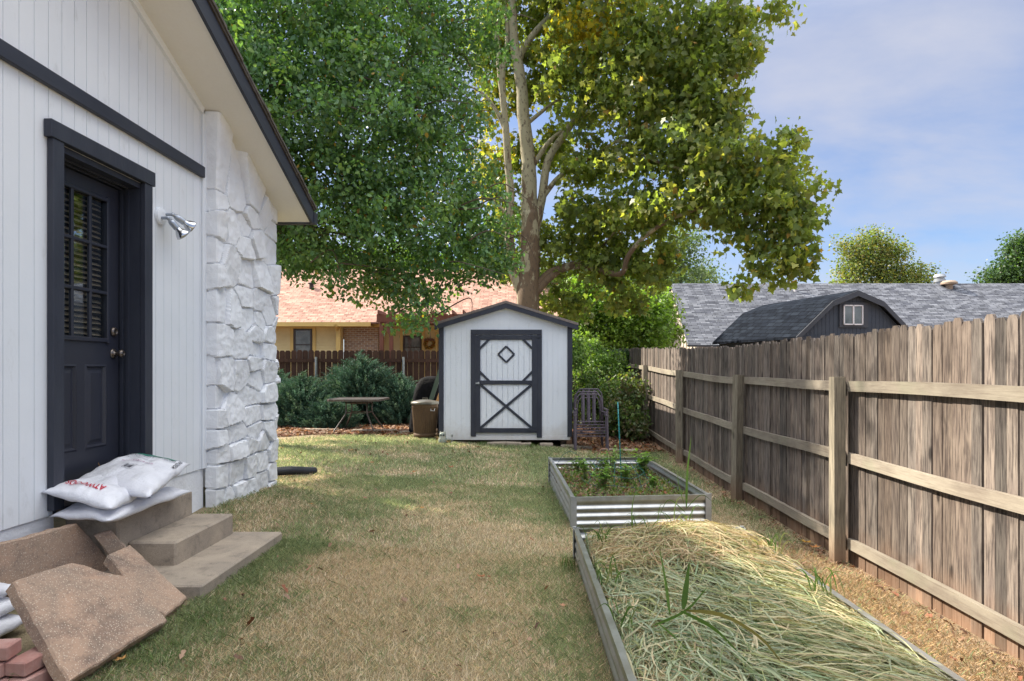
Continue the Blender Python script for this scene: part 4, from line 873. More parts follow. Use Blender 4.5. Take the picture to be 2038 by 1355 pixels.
# ================================================================== RAISED BEDS
def bed(fl, fr, rl, rr, h, label, name='raised_bed'):
    """corner points of the rim"""
    c = [Vector(p) for p in (fl, fr, rr, rl)]; cen = sum(c, Vector())/4
    r = empty(name, (cen.x, cen.y, cen.z-h), label, 'raised bed', 'galvanised raised garden beds')
    for i in range(4):
        p, q = c[i], c[(i+1) % 4]; d = (q-p).normalized(); nrm = Vector((d.y, -d.x, 0)).normalized()
        if nrm.dot((p+q)/2-cen) < 0: nrm = -nrm
        prof = [(-.030, -.002), (-.030, 0), (0.004, 0), (0.004, -.035)]; m = 40
        for j in range(m+1):
            t = j/m; s = .5-.5*math.cos(2*PI*4*t); prof.append((.002+(-.016)*s, -.04-(h-.045)*t))
        back = [(a-.0015, b) for a, b in prof[::-1]]
        mb = MB(); mb.add([p+nrm*a+Vector((0, 0, b)) for a, b in prof]+[q+nrm*a+Vector((0, 0, b)) for a, b in prof], [(j, j+1, len(prof)+j+1, len(prof)+j) for j in range(len(prof)-1)])
        mb.build('side_panel', M['galv'], r, smooth=False)
        pd = (c[(i-1) % 4]-p).normalized(); mb = MB(); o = (nrm)*.006
        e1, e2 = d, pd; z0 = Vector((0, 0, -h-.01)); z1 = Vector((0, 0, .006)); w = .05; ou = -(e1+e2)*.008
        for e in (e1, e2): 
            f_ = -(e2 if e is e1 else e1)*.003; a_ = p+ou; b_ = p+ou+e*w
            mb.hexa([a_+z0, b_+z0, b_+z0+f_, a_+z0+f_, a_+z1, b_+z1, b_+z1+f_, a_+z1+f_])
        mb.box(p.x-.012, p.x+.012, p.y-.012, p.y+.012, p.z+.002, p.z+.012)
        mb.build('corner_bracket', M['galvp'], r)
    return r, c
b1, c1 = bed(P(1138, 990, 227), P(1413, 984, 226), P(1093, 911, 160), P(1287, 910, 160), .31, 'farther galvanised raised bed holding weeds and a wire plant cage')
def bl(c, a, b): return (c[0]*(1-a)*(1-b)+c[1]*a*(1-b)+c[2]*a*b+c[3]*(1-a)*b)
def surf(name, c, n, m, zf, mat, parent):
    mb = MB(); mb.v = [];
    for j in range(m+1):
        for i in range(n+1): p = bl(c, .005+.99*i/n, .005+.99*j/m); mb.v.append((p.x, p.y, zf(p.x, p.y, i/n, j/m)))
    mb.c = [(1, 1, 1)]*len(mb.v); mb.f = [(j*(n+1)+i, j*(n+1)+i+1, (j+1)*(n+1)+i+1, (j+1)*(n+1)+i) for j in range(m) for i in range(n)]
    return mb.build(name, mat, parent, smooth=True)
zr1 = c1[0].z
sf1 = lambda x, y, u=0, v=0: zr1-.115+.025*mnoise.noise(Vector((x*5, y*5, 0)))+.02*mnoise.noise(Vector((x*15, y*15, 4)))
surf('soil', c1, 50, 80, sf1, M['soil'], b1)
z2 = CAMZ-1.166
b2, c2 = bed(Vector((.405, 2.17, CAMZ-1.20)), Vector((1.70, 2.17, CAMZ-1.20)), P(1143, 1051, 271), P(1477, 1050, 271), .31, 'nearer galvanised raised bed heaped with cut grass')
def zmound(x, y):
    u = np.clip((x-.38)/1.28, 0, 1); v = np.clip((y-2.2)/2.4, 0, 1)
    m = np.sin(np.clip(u*1.02, 0, 1)*PI)**.6*np.clip(v*1.3, .7, 1)*np.clip((1-v)*9, 0, 1)**.5
    rid = np.exp(-((x-1.15)/.35)**2-((y-4.15)/.35)**2)*.10
    return z2-.10+.085*m+rid*.75-.03*(v < 0)
def zmound_f(x, y, u=0, v=0): return float(zmound(x, y))-.035
surf('soil', c2, 40, 60, zmound_f, M['soil'], b2)

# ------------------------------------------------------------------ cut grass heap (ribbons)
def heap(n, x0, x1, y0, y1, flow, ln, wd, pal, zoff, seed, name, label, kind='stuff', spread=.5, curl=.6, drape=True):
    r = np.random.default_rng(seed); m = 7
    px = r.uniform(x0, x1, n); py = r.uniform(y0, y1, n); ang = flow(px, py)+r.normal(0, spread, n); L = r.uniform(*ln, n); cv = r.normal(0, curl, n)
    t = np.linspace(-.5, .5, m); A = ang[:, None]+cv[:, None]*t[None]
    dx_ = np.cos(A)*(L/m)[:, None]; dy_ = np.sin(A)*(L/m)[:, None]
    X = px[:, None]+np.cumsum(dx_, 1)-dx_.sum(1, keepdims=True)/2; Y = py[:, None]+np.cumsum(dy_, 1)-dy_.sum(1, keepdims=True)/2
    lay = r.uniform(0, 1, n)**1.2*zoff; arch = r.uniform(-.01, .03, n)
    lim = r.uniform(.415, .45, (n, 1)); X = np.maximum(X, lim); X = np.minimum(X, r.uniform(1.60, 1.665, (n, 1)) + (Y < 3.2)*.02)
    Z = zmound(X, Y)+lay[:, None]-.02+arch[:, None]*(1-(2*t[None])**2)+r.normal(0, .006, (n, 1))*t[None]*6
    Z = np.maximum(Z, zmound(X, Y)-.03)
    PT = np.stack([X, Y, Z], -1); w = r.uniform(*wd, n)[:, None]*np.sin(np.linspace(.35, PI-.12, m))[None]
    roll = r.normal(0, .6, n)[:, None]+cv[:, None]*t[None]
    WD = np.stack([-np.sin(A)*w*np.cos(roll), np.cos(A)*w*np.cos(roll), w*np.sin(roll)], -1)
    pal = np.array(pal); c = pal[r.integers(0, len(pal), n)]*r.uniform(.75, 1.25, (n, 1))
    o = ribbons(name, PT, WD, c, M['hay'], origin=(1, 3.4, CAMZ-1.2)); return tag(o, label, 'cut grass' if kind == 'stuff' else 'plant', None, kind)
def flow1(x, y):    # blades sweep from upper left to lower right, fanning out
    return np.arctan2(-1.0, (x-.55)*1.2+.12*np.sin(y*3))+.35*np.sin(x*5+y*3.3)
pg = [(.26, .31, .19), (.33, .38, .25), (.20, .27, .16), (.38, .42, .29), (.28, .33, .24), (.44, .41, .27), (.15, .20, .09), (.46, .40, .27)]
ps = [(.50, .40, .25), (.42, .31, .19), (.56, .48, .32), (.36, .24, .15), (.34, .36, .17)]
heap(5600, .44, 1.66, 2.2, 4.5, flow1, (.1, .6), (.0012, .0050), pg+ps[4:], .07, 1, 'cut_grass', 'heap of long pale green cut grass blades filling the nearer raised bed', spread=.55, curl=1.0)
heap(4600, .44, 1.64, 3.7, 4.52, lambda x, y: flow1(x, y)+.6, (.10, .45), (.0012, .0032), ps, .10, 2, 'dry_grass', 'dry straw coloured grass on the far part of the heap in the nearer bed', spread=.9)
heap(1800, 1.1, 1.68, 2.2, 4.2, lambda x, y: flow1(x, y)+.3, (.15, .5), (.0014, .004), [(.42, .42, .24), (.48, .44, .28), (.36, .38, .2), (.45, .36, .22)], .085, 7, 'pale_clippings', 'pale straw green cut blades along the fence side of the nearer bed', spread=.5)
heap(3400, .42, .85, 2.2, 4.5, lambda x, y: x*0-1.2, (.1, .35), (.0014, .0035), pg+ps, .05, 3, 'mixed_clippings', 'mixed green and brown clippings along the left rim of the nearer bed', spread=.8)
heap(700, .5, 1.0, 4.15, 4.5, lambda x, y: x*0+1, (.1, .3), (.0014, .0035), [(.10, .19, .05), (.14, .22, .07)], .06, 4, 'green_clippings', 'short fresh green grass clippings at the far left corner of the nearer bed', spread=1.2)

# long fresh blades and weeds
def blade_plant(name, label, blades, cols, cat='grass plant', group=None):
    r = empty(name, blades[0][0][0], label, cat, group)
    for i, (pts, w) in enumerate(blades):
        pts = [Vector(p) for p in pts]; m = 14; Q = []
        for j in range(m):
            t = j/(m-1)*(len(pts)-1); a = min(int(t), len(pts)-2); f = t-a; p0 = pts[max(a-1, 0)]; p1 = pts[a]; p2 = pts[a+1]; p3 = pts[min(a+2, len(pts)-1)]
            Q.append(.5*((2*p1)+(p2-p0)*f+(2*p0-5*p1+4*p2-p3)*f*f+(3*p1-p0-3*p2+p3)*f**3))
        PT = np.array([[list(q) for q in Q]]); side = []
        for j in range(m):
            d = (Q[min(j+1, m-1)]-Q[max(j-1, 0)]).normalized(); s = d.cross(Vector((.15, 1, .35))).normalized(); tt = j/(m-1); side.append(list(s*w*min(1, .35+tt*3)*max(.03, 1-tt**2.2)))
        ribbons('blade', PT, np.array([side]), np.array([cols[i % len(cols)]]), M['grass'], parent=r)
    return r
def pz(px, py, k): return P(px, py, k)
gcol = [(.10, .19, .045), (.13, .23, .06), (.085, .16, .04)]
o = pz(1365, 1215, 446)
blade_plant('tall_grass', 'broad bladed green grass plant rising from the heap at the front of the nearer bed', [
    ([pz(1300, 1245, 446), o, pz(1410, 1165, 450)], .008), ([pz(1333, 1222, 446), pz(1325, 1160, 446), pz(1312, 1088, 446)], .007),
    ([pz(1360, 1212, 447), pz(1366, 1165, 447), pz(1372, 1118, 447)], .014), ([o, pz(1440, 1225, 458), pz(1520, 1275, 486), pz(1580, 1358, 520)], .012),
    ([pz(1355, 1216, 449), pz(1420, 1250, 463), pz(1480, 1310, 497), pz(1530, 1365, 531)], .011), ([pz(1310, 1240, 452), pz(1360, 1285, 469), pz(1400, 1345, 497)], .006)], gcol+[(.22, .20, .07)])
blade_plant('tall_grass', 'tallest upright green grass blade between the two raised beds', [
    ([pz(1366, 1010, 250), pz(1368, 940, 250), pz(1376, 868, 250)], .010), ([pz(1362, 1005, 250), pz(1350, 960, 250), pz(1350, 925, 250)], .003),
    ([pz(1366, 1012, 250), pz(1395, 985, 250), pz(1420, 1000, 250)], .004), ([pz(1364, 1020, 250), pz(1330, 995, 250), pz(1308, 1040, 250)], .004)], gcol)
blade_plant('tall_grass', 'thin pale green arching grass at the far rim of the nearer bed, left of the tallest blade', [
    ([pz(1345, 1080, 262), pz(1342, 1020, 262), pz(1352, 990, 262), pz(1375, 1000, 262)], .004), ([pz(1258, 1065, 262), pz(1258, 1010, 262), pz(1266, 975, 262)], .005), ([pz(1255, 1065, 262), pz(1280, 1035, 262), pz(1300, 1050, 262)], .003),
    ([pz(1305, 1065, 262), pz(1313, 1010, 262), pz(1320, 1004, 262)], .003)], [(.22, .30, .11), (.16, .26, .08)])
def rim_clump(n, x, y, z, h, seed, label, spread=.08, cols=gcol+[(.24, .28, .11)]):
    r = random.Random(seed); bl_ = []
    for i in range(n):
        a = r.uniform(0, 6.28); b = Vector((x+r.uniform(-spread, spread), y+r.uniform(-spread, spread), z)); H = h*r.uniform(.5, 1.1); o_ = Vector((math.cos(a), math.sin(a), 0)); bl_.append(([b, b+o_*H*.2+Vector((0, 0, H*.6)), b+o_*H*.5+Vector((0, 0, H*.85)), b+o_*H*.9+Vector((0, 0, H*r.uniform(.4, .8)))], r.uniform(.002, .0045)))
    blade_plant('grass_clump', label, bl_, cols, 'grass plant', 'green grass clumps on the rim of the nearer bed')
for (n_, x_, y_, z_, h_, l_) in ((16, .50, 4.20, z2-.03, .16, 'green grass clump at the far left corner of the nearer bed'), (12, .47, 3.55, z2-.03, .15, 'green grass clump midway along the left rim of the nearer bed'), (9, .50, 2.95, z2-.03, .12, 'low green grass clump on the left rim of the nearer bed, nearest the camera'),
    (12, 1.10, 4.40, z2+.02, .2, 'arching grass clump rising from the far end of the straw heap'), (14, 1.60, 3.3, z2-.02, .15, 'green weedy clump on the fence side rim of the nearer bed'), (10, 1.55, 4.0, z2, .12, 'curled green clump at the far right of the straw heap'), (9, .80, 4.35, z2, .2, 'thin pale grass clump between the straw heap and the farther bed')):
    rim_clump(n_, x_, y_, z_, h_, int(x_*100+y_*10), l_)
# weeds growing in the far bed (each a plant)
def weed(x, y, z, h, n, seed, label, cat='weed', group='weeds in the farther raised bed', lf=.03, cols=((.17, .31, .07), (.23, .37, .09), (.12, .22, .05))):
    r_ = np.random.default_rng(seed); h *= 1.35; n = int(n*1.5); r = empty('weed', (x, y, z), label, cat, group); mb = MB(); L = []
    for s in range(n):
        a = r_.uniform(0, 6.28); sp = r_.uniform(.05, .5)*h; p0 = Vector((x, y, z-.01)); p1 = p0+Vector((math.cos(a)*sp*.4, math.sin(a)*sp*.4, h*.6)); p2 = p0+Vector((math.cos(a)*sp, math.sin(a)*sp, h*r_.uniform(.7, 1.05)))
        mb.tube([p0, p1, p2], [.003, .0022, .001], 5, cap=False)
        for j in range(13):
            t = r_.uniform(.2, 1); p = p0.lerp(p1, t*2) if t < .5 else p1.lerp(p2, t*2-1); d = Vector(r_.normal(0, 1, 3)); d.z = abs(d.z)*.3; d.normalize(); s_ = d.cross(Vector((0, 0, 1))).normalized(); l = lf*r_.uniform(.6, 1.3)
            L.append([p, p+d*l*.5+s_*l*.32, p+d*l+Vector((0, 0, -l*.2)), p+d*l*.5-s_*l*.32])
    mb.build('stem', M['grass_stem'], r); L = np.array([[list(q) for q in l] for l in L]); c = np.array(cols)[r_.integers(0, len(cols), len(L))]*r_.uniform(.7, 1.3, (len(L), 1)); fast('foliage', L, 4, c, M['leaf'], parent=r)
M['grass_stem'] = plain('green_stem', (.12, .17, .06), (.18, .15, .08), 20)
wl = [(1165, 958, 185, .22, 7, 'left, behind the blue wire'), (1205, 940, 178, .26, 8, 'centre left, at the mid of the bed'), (1218, 905, 172, .30, 5, 'tall and thin, left of the teal stake'), (1245, 965, 190, .20, 9, 'centre, just right of the teal stake foot'),
      (1275, 948, 178, .24, 8, 'right, broad leaved, near the far right corner'), (1150, 930, 168, .16, 6, 'far left, low, under the arched wire'), (1200, 975, 200, .2, 8, 'front, low, behind the gold lit panel'), (1300, 958, 195, .12, 5, 'small, at the right rim of the bed')]
for i, (px, py, k, h, n, lb) in enumerate(wl):
    p = P(px, py, k); x, y = p.x, p.y; 
    weed(x, y, sf1(x, y), h, n, 30+i, 'green weed in the farther bed: '+lb, lf=.075 if 'broad' in lb else .05)
# low wild growth and twigs over the soil
def scatter(name, n, fx, size, pal, mat, label, kind, seed, shape='leaf', flat=.5, lift=.01, aspect=.6):
    r = np.random.default_rng(seed); X, Y, Z = fx(r, n); K = 4; s = r.uniform(*size, n); a = r.uniform(0, 2*PI, n); ti = r.normal(0, flat, (n, 2))
    d = np.stack([np.cos(a), np.sin(a), ti[:, 0]], 1); e = np.stack([-np.sin(a), np.cos(a), ti[:, 1]], 1)*aspect; c0 = np.stack([X, Y, Z+lift+r.uniform(0, .012, n)], 1); s = s[:, None]
    if shape == 'leaf':
        K = 8; prof = [(-.5, 0), (-.25, -.42), (.05, -.28), (.2, -.5), (.5, 0), (.2, .5), (.05, .28), (-.25, .42)]
    else: prof = [(-.5, 0), (0, -.5), (.5, 0), (0, .5)]
    V = np.stack([c0+d*s*p+e*s*q+np.array([0, 0, 1])*s*abs(q)*.35 for p, q in prof], 1)
    pal = np.array(pal); c = pal[r.integers(0, len(pal), n)]*r.uniform(.6, 1.3, (n, 1)); return tag(fast(name, V, K, c, mat), label, None, None, kind)
brown = [(.20, .11, .07), (.28, .17, .11), (.13, .08, .055), (.33, .22, .15), (.24, .10, .06)]
def in_bed1(r, n):
    a = r.uniform(.03, .97, n); b = r.uniform(.02, .98, n); P_ = np.array([list(bl(c1, p, q)) for p, q in zip(a, b)]); Z = np.array([sf1(x, y) for x, y in P_[:, :2]]); return P_[:, 0], P_[:, 1], Z
tag(scatter('bark_mulch', 1500, in_bed1, (.02, .07), brown+[(.36, .28, .22)], M['dead'], None, 'stuff', 5, flat=.5), 'brown leaves and bark chips over the soil of the farther bed', 'mulch')
tag(scatter('ground_weeds', 4200, in_bed1, (.01, .03), [(.09, .17, .04), (.13, .21, .06), (.2, .2, .09)], M['leaf'], None, 'stuff', 6, flat=.9, lift=.045), 'low green weeds spread over the soil of the farther bed', 'weeds')
# wire plant cage laid over the far bed
cg = P(1225, 960, 185); cgz = sf1(cg.x, cg.y); cage = empty('wire_cage', (cg.x, cg.y, cgz), 'green wire plant cage with looped rings in the farther raised bed', 'plant cage')
for (r0, z) in ((.36, .06), (.30, .14), (.24, .22)):
    mb = MB(); mb.tube([(cg.x+r0*math.cos(i*PI/18), cg.y+r0*1.3*math.sin(i*PI/18), cgz+z+.012*math.sin(i*.8)) for i in range(37)], .0028, 5); mb.build('ring', M['wire'], cage)
for i in range(7):
    a = i*2*PI/7; mb = MB(); mb.tube([(cg.x+.37*math.cos(a), cg.y+.48*math.sin(a), cgz-.02), (cg.x+.30*math.cos(a), cg.y+.39*math.sin(a), cgz+.15), (cg.x+.20*math.cos(a), cg.y+.26*math.sin(a), cgz+.27)], .0024, 5); mb.build('upright', M['wire'], cage)
s0 = P(1237, 945, 182); mb = MB(); s0.z = sf1(s0.x, s0.y); top_ = P(1229.5, 800, 182); mb.tube([s0-Vector((0, 0, .03)), s0.lerp(top_, .5), top_], [.006, .006, .007], 8)
for i in range(12): q = s0.lerp(top_, .1+i*.075); mb.tube([q-Vector((0, 0, .004)), q+Vector((0, 0, .004))], .0085, 8)
tag(mb.build('plant_stake', M['teal'], smooth=True), 'tall thin teal plant stake standing in the farther raised bed', 'plant stake')
M['hoopm'] = plain('peeling_cane', (.42, .24, .16), rough=.7)
for (pp_, lb) in (([(1188, 925), (1189, 905), (1197, 893), (1208, 893), (1214, 905), (1215, 925)], 'pinkish bent cane arching at the far end of the farther bed'), ([(1108, 925), (1120, 905), (1135, 897), (1150, 905), (1158, 925)], 'thin green arched wire at the far left of the farther bed')):
    mb = MB(); mb.tube([P(a, b, 172) for a, b in pp_], .005 if 'cane' in lb else .0025, 6); tag(mb.build('garden_hoop', M['hoopm'] if 'cane' in lb else M['wire'], smooth=True), lb, 'garden hoop')

# ================================================================== LAWN GRASS
def inside(x, y, c):
    m = np.ones_like(x, bool)
    for i in range(4):
        p, q = c[i], c[(i+1) % 4]; m &= ((q.x-p.x)*(y-p.y)-(q.y-p.y)*(x-p.x)) > 0
    return m
def lawn_ok(x, y):
    k = ((x > -2.62) | (y > 6.75)) & (x < 2.57) & ~inside(x, y, c1) & ~inside(x, y, c2) & ~((x < -1.76) & (y > 3.41) & (y < 4.52)) & ~((x < -1.78) & (y < 3.6))
    k &= ~((y < 6.6) & (x < -2.6)) & ~((x < 1.0) & (x > -1.65) & (y > SY))
    return k
def fnoise(x, y, s, seed):
    r = np.random.default_rng(seed); v = np.zeros_like(x)
    for i in range(14):
        a = r.uniform(0, 2*PI); f = s*r.uniform(.5, 2.0); v += np.sin((x*np.cos(a)+y*np.sin(a))*f+r.uniform(0, 6.28)+1.3*np.sin(y*f*.5+i))/math.sqrt(7)
    return v
def turf(name, n, y0, y1, hgt, wid, seed, label, k0=1.0):
    r = np.random.default_rng(seed); y = y0+(y1-y0)*r.random(n)**k0; x = r.uniform(np.maximum(-y*.84-.3, -6.5), np.minimum(y*.8+.4, 2.6))
    ok = lawn_ok(x, y); ok &= r.random(n) < np.clip((12.3+.5*fnoise(x, y, 1.4, 5)-y)*1.5, 0.02, 1); ok &= r.random(n) < np.clip((2.55-x)*4+.4+.3*fnoise(x, y, 3, 8), .2, 1)
    x, y = x[ok], y[ok]; n = len(x); g = ground(x, y)
    gr = .45*fnoise(x, y, 1.7, 2)*.6+.28*fnoise(x, y, 6, 3)+.2*fnoise(x, y, 14, 6)+.3*r.normal(0, 1, n)
    gr += np.exp(-((x+1.75)/.25)**2)*np.clip(6-y, 0, 1.4)*1.1+np.exp(-((x-.25)/.22)**2)*.7-np.exp(-((x+.6)/.6)**2-((y-3.4)/1.6)**2)*1.0+np.clip((y-5.5)*.35, 0, .9)-np.clip((x-1.8)*6, 0, 1)*np.clip(5.6-y, 0, 1)*1.4
    t = np.clip(gr*.75+.13, 0, 1)[:, None]
    tan = np.array([[.42, .345, .25], [.51, .43, .325], [.33, .26, .185], [.55, .49, .40]])[r.integers(0, 4, n)]; grn = np.array([[.15, .19, .105], [.20, .235, .13], [.115, .15, .08]])[r.integers(0, 3, n)]
    pick = (r.random((n, 1)) < t*.9+.05); c = np.where(pick, grn*2.1, np.minimum(tan*1.6, .88))*r.uniform(.75, 1.2, (n, 1))
    red = ((x > 1.75) & (y < 5.5))[:, None]; c = np.where(red & ~pick, c*np.array([[.72, .62, .55]]), c)
    a = r.uniform(0, 2*PI, n); h = hgt*r.uniform(.45, 1.3, n)*(1+.35*pick[:, 0]); ln = r.uniform(.2, 1.5, n)*h; w = wid*r.uniform(.7, 1.4, n)
    b = np.stack([x, y, g-.004], 1); d = np.stack([np.cos(a)*ln, np.sin(a)*ln, h], 1); s = np.stack([-np.sin(a+.4), np.cos(a+.4), 0*a], 1)*w[:, None]
    mid = b+d*.55+np.array([0, 0, 1])*(h*.12)[:, None]; V = np.stack([b-s, b+s, mid+s*.7, b+d, mid-s*.7], 1)
    return tag(fast(name, V, 5, c, M['grass'], origin=(0, 5, 1)), label, 'grass', None, 'stuff')
turf('lawn_grass', 200000, 2.0, 4.6, .028, .0013, 41, 'short tan and green lawn grass in the foreground', .8)
turf('lawn_grass', 140000, 4.4, 7.4, .028, .0022, 42, 'short patchy lawn grass beside the farther raised bed', .8)
turf('lawn_grass', 110000, 7.2, 12.6, .032, .0040, 43, 'greener lawn grass in front of the shed and junipers', .8)
rb = np.random.default_rng(77); nb = 5200; yb_ = 2.1+rb.random(nb)**.8*8; xb_ = rb.uniform(-yb_*.8-.2, 2.5); okb = lawn_ok(xb_, yb_); xb_, yb_ = xb_[okb], yb_[okb]; nb = len(xb_); ab = rb.uniform(0, 6.28, nb); Lb = rb.uniform(.03, .075, nb); tb_ = np.linspace(0, 1, 5)
PT = np.stack([xb_[:, None]+np.cos(ab)[:, None]*Lb[:, None]*tb_, yb_[:, None]+np.sin(ab)[:, None]*Lb[:, None]*tb_, ground(xb_, yb_)[:, None]+Lb[:, None]*(rb.uniform(.3, 1.1, nb)[:, None]*tb_-.5*tb_**2)], -1); wb = (.0011+.00025*yb_)[:, None]*(1.05-tb_); WD = np.stack([-np.sin(ab)[:, None]*wb, np.cos(ab)[:, None]*wb, wb*0], -1)
tag(ribbons('lawn_weeds', PT, WD, np.array([(.16, .24, .08), (.22, .30, .11), (.6, .5, .34), (.5, .40, .26)])[rb.integers(0, 4, nb)]*rb.uniform(.8, 1.2, (nb, 1)), M['grass'], origin=(0, 5, 1)), 'longer stray green and straw blades standing out of the lawn', 'grass', None, 'stuff')
def bits(r, n):
    Y = 2.2+r.random(n)*9; X = r.uniform(-Y*.8, 2.5); ok = lawn_ok(X, Y); X, Y = X[ok], Y[ok]; m = n-len(X); X = np.concatenate([X, X[:m]]); Y = np.concatenate([Y, Y[:m]]); return X, Y, ground(X, Y)+.02
tag(scatter('leaf_crumbs', 420, bits, (.012, .05), brown, M['dead'], None, 'stuff', 12, flat=.5), 'small brown leaf crumbs strewn over the lawn', 'leaf litter')
# tufts along edges
def tuft(n, cx, cy, rad, h, seed, cols, label, wid=.0022):
    r = np.random.default_rng(seed); a = r.uniform(0, 2*PI, n); m = 6; rr_ = rad*np.sqrt(r.random(n)); x = cx+rr_*np.cos(a); y = cy+rr_*np.sin(a); H = h*r.uniform(.5, 1.2, n); le = r.uniform(.2, .9, n)*H; b = r.uniform(0, 2*PI, n); t = np.linspace(0, 1, m)
    X = x[:, None]+np.cos(b)[:, None]*le[:, None]*t**2; Y = y[:, None]+np.sin(b)[:, None]*le[:, None]*t**2; Z = ground(x, y)[:, None]-.005+H[:, None]*(t-.35*t**3)
    w = wid*(1-t**2*.9)[None]*r.uniform(.6, 1.3, n)[:, None]; WD = np.stack([-np.sin(b)[:, None]*w, np.cos(b)[:, None]*w, w*0], -1); c = np.array(cols)[r.integers(0, len(cols), n)]*r.uniform(.7, 1.3, (n, 1))
    return tag(ribbons('grass_tuft', np.stack([X, Y, Z], -1), WD, c, M['grass'], origin=(cx, cy, G(cx, cy))), label, 'grass tuft')
tuft(45, -2.0, 2.42, .10, .16, 1, gcol+[(.2, .2, .08)], 'long green weeds growing between the bricks and the largest paver')
tuft(160, -1.62, 2.75, .14, .05, 2, gcol, 'dark green grass tuft at the lower edge of the largest paver'); tuft(200, -1.58, 3.2, .14, .05, 3, gcol, 'green grass tuft beside the narrow paver and the pad'); tuft(160, -1.60, 4.6, .16, .05, 5, gcol, 'green grass tuft at the far corner of the concrete pad')
for i_, (x_, y_) in enumerate(((-1.45, SY-.10), (-.75, SY-.16), (.15, SY-.16), (.80, SY-.14))): tuft(70, x_, y_, .12, .11, 20+i_, gcol+[(.24, .26, .1)], 'grass tuft at the shed foot, ' + ('beside the owl', 'under the left part of the door', 'under the right door post', 'at the right corner')[i_], .003)
tuft(60, 1.95, 3.2, .14, .12, 6, gcol+[(.22, .24, .09)], 'weedy tuft between the nearer bed and the fence'); tuft(40, 2.35, 7.3, .08, .14, 7, gcol, 'small weeds at the foot of the leaning fence post'); tuft(70, .34, 4.35, .10, .14, 8, gcol+[(.25, .25, .1)], 'long grass at the outer far left corner of the nearer bed')
# fallen leaves on the lawn, each its own leaf
star = []
for i in range(10):
    a = PI/2+i*PI/5; rr_ = (.5 if i % 2 == 0 else .26)*(1 if i != 5 else 1.1); star.append((rr_*math.cos(a), rr_*math.sin(a)))
lp = [(958, 1157, 330, .085), (898, 934, 178, .10), (824, 944, 182, .09), (840, 1017, 228, .05), (740, 925, 165, .07), (1015, 931, 170, .05), (700, 900, 145, .10), (890, 883, 128, .12), (952, 893, 130, .10), (1605, 1086, 250, .12), (1622, 1096, 256, .10), (1040, 950, 180, .04), (770, 985, 205, .05), (1120, 1215, 390, .045), (560, 895, 140, .1), (240, 1326, 500, .06), (1180, 905, 130, .08), (660, 925, 160, .05), (1095, 1030, 250, .04), (620, 1010, 245, .06), (1410, 950, 172, .09), (1440, 985, 190, .08), (380, 1186, 380, .05), (1395, 905, 140, .1), (1330, 890, 126, .1)]
def where(px, py):
    v = 'far' if py < 950 else ('middle' if py < 1100 else 'near'); return v
for i, (px, py, k, s) in enumerate(lp):
    # put the leaf on the ground under its ray
    d = Vector(((px-1045)/F, 1, (734-py)/F)); y = F/k
    for _ in range(12): y = (G(d.x*y, y)-CAMZ)/d.z
    x = d.x*y; z = G(x, y)+.03; a = random.uniform(0, 6.28); mb = MB(); col = random.choice([(.42, .19, .07), (.30, .14, .07), (.50, .28, .10), (.36, .20, .12)]); mb.col = (.62, .36, .08) if px == 1605 else col
    V = [(x, y, z)]+[(x+s*(p*math.cos(a)-q*math.sin(a)), y+s*(p*math.sin(a)+q*math.cos(a)), z+s*(.30*(p*p+q*q)*4*.5+.15*p)) for p, q in star]; mb.add(V, [(0, j+1, (j+1) % 10+1) for j in range(10)])
    side = ('in the gap by the wooden fence' if x > 1.7 else 'beside the raised beds' if x > -.0 else 'on the middle of the lawn' if x > -1.2 else 'on the left of the lawn')
    o = mb.build('fallen_leaf', M['dead'], color=True); tag(o, ('large yellow fallen leaf against the fence foot' if px == 1605 else 'brown fallen leaf %s, %s part' % (side, where(px, py))), 'fallen leaf', 'fallen leaves on the lawn')
def litter(r, n):
    X = np.concatenate([r.uniform(-6, -1.2, int(n*.75)), r.uniform(.95, 2.5, n-int(n*.75))]); Y = np.where(X < 0, r.uniform(12.0, 15.8, n), r.uniform(10.9, 15.5, n)); Y += .3*np.sin(X*3); return X, Y, ground(X, Y)
tag(scatter('leaf_litter', 9000, litter, (.04, .11), brown+[(.38, .20, .10), (.30, .2, .14)], M['dead'], None, 'stuff', 9, flat=.35), 'brown leaf litter under the junipers, the table and the chairs', 'leaf litter')
def strip(r, n):
    X = 2.56-np.abs(r.normal(0, .12, n)); Y = r.uniform(3, 14, n); return X, Y, ground(X, Y)
tag(scatter('fence_litter', 700, strip, (.015, .06), brown, M['dead'], None, 'stuff', 10, flat=.4, aspect=.4), 'small brown debris along the foot of the wooden fence', 'leaf litter')
# ================================================================== NEIGHBOURING HOUSES
def window(parent, x0, x1, y, z0, z1, fr, gl, w=.05, mull=(), dirn=-1):
    mb = MB(); yy = y+dirn*.03
    mb.cbox(x0, x0+w, yy, y, z0, z1, .003); mb.cbox(x1-w, x1, yy, y, z0, z1, .003); mb.cbox(x0+w, x1-w, yy+.001, y, z1-w, z1, .003); mb.cbox(x0+w, x1-w, yy+.001, y, z0, z0+w, .003)
    for (k, v) in mull:
        if k == 'h': mb.box(x0+w, x1-w, yy+.004, y, v-.02, v+.02)
        else: mb.box(v-.02, v+.02, yy+.004, y, z0+w, z1-w)
    f = mb.build('window', fr, parent); mb = MB(); mb.box(x0+w, x1-w, y+dirn*.008, y+dirn*.002, z0+w, z1-w); mb.build('pane', gl, f); return f
K = 52.; NY = F/K; nx_ = lambda px: (px-1045)/K; nzz = lambda py: CAMZ+(734-py)/K
yh = empty('yellow_house', (nx_(650), NY, G(-7, NY)), 'yellow sided house with coral shingle roof behind the brown fence', 'house')
mb = MB(); z = G(-7, NY)-.1; X0, X1 = nx_(300), nx_(690)
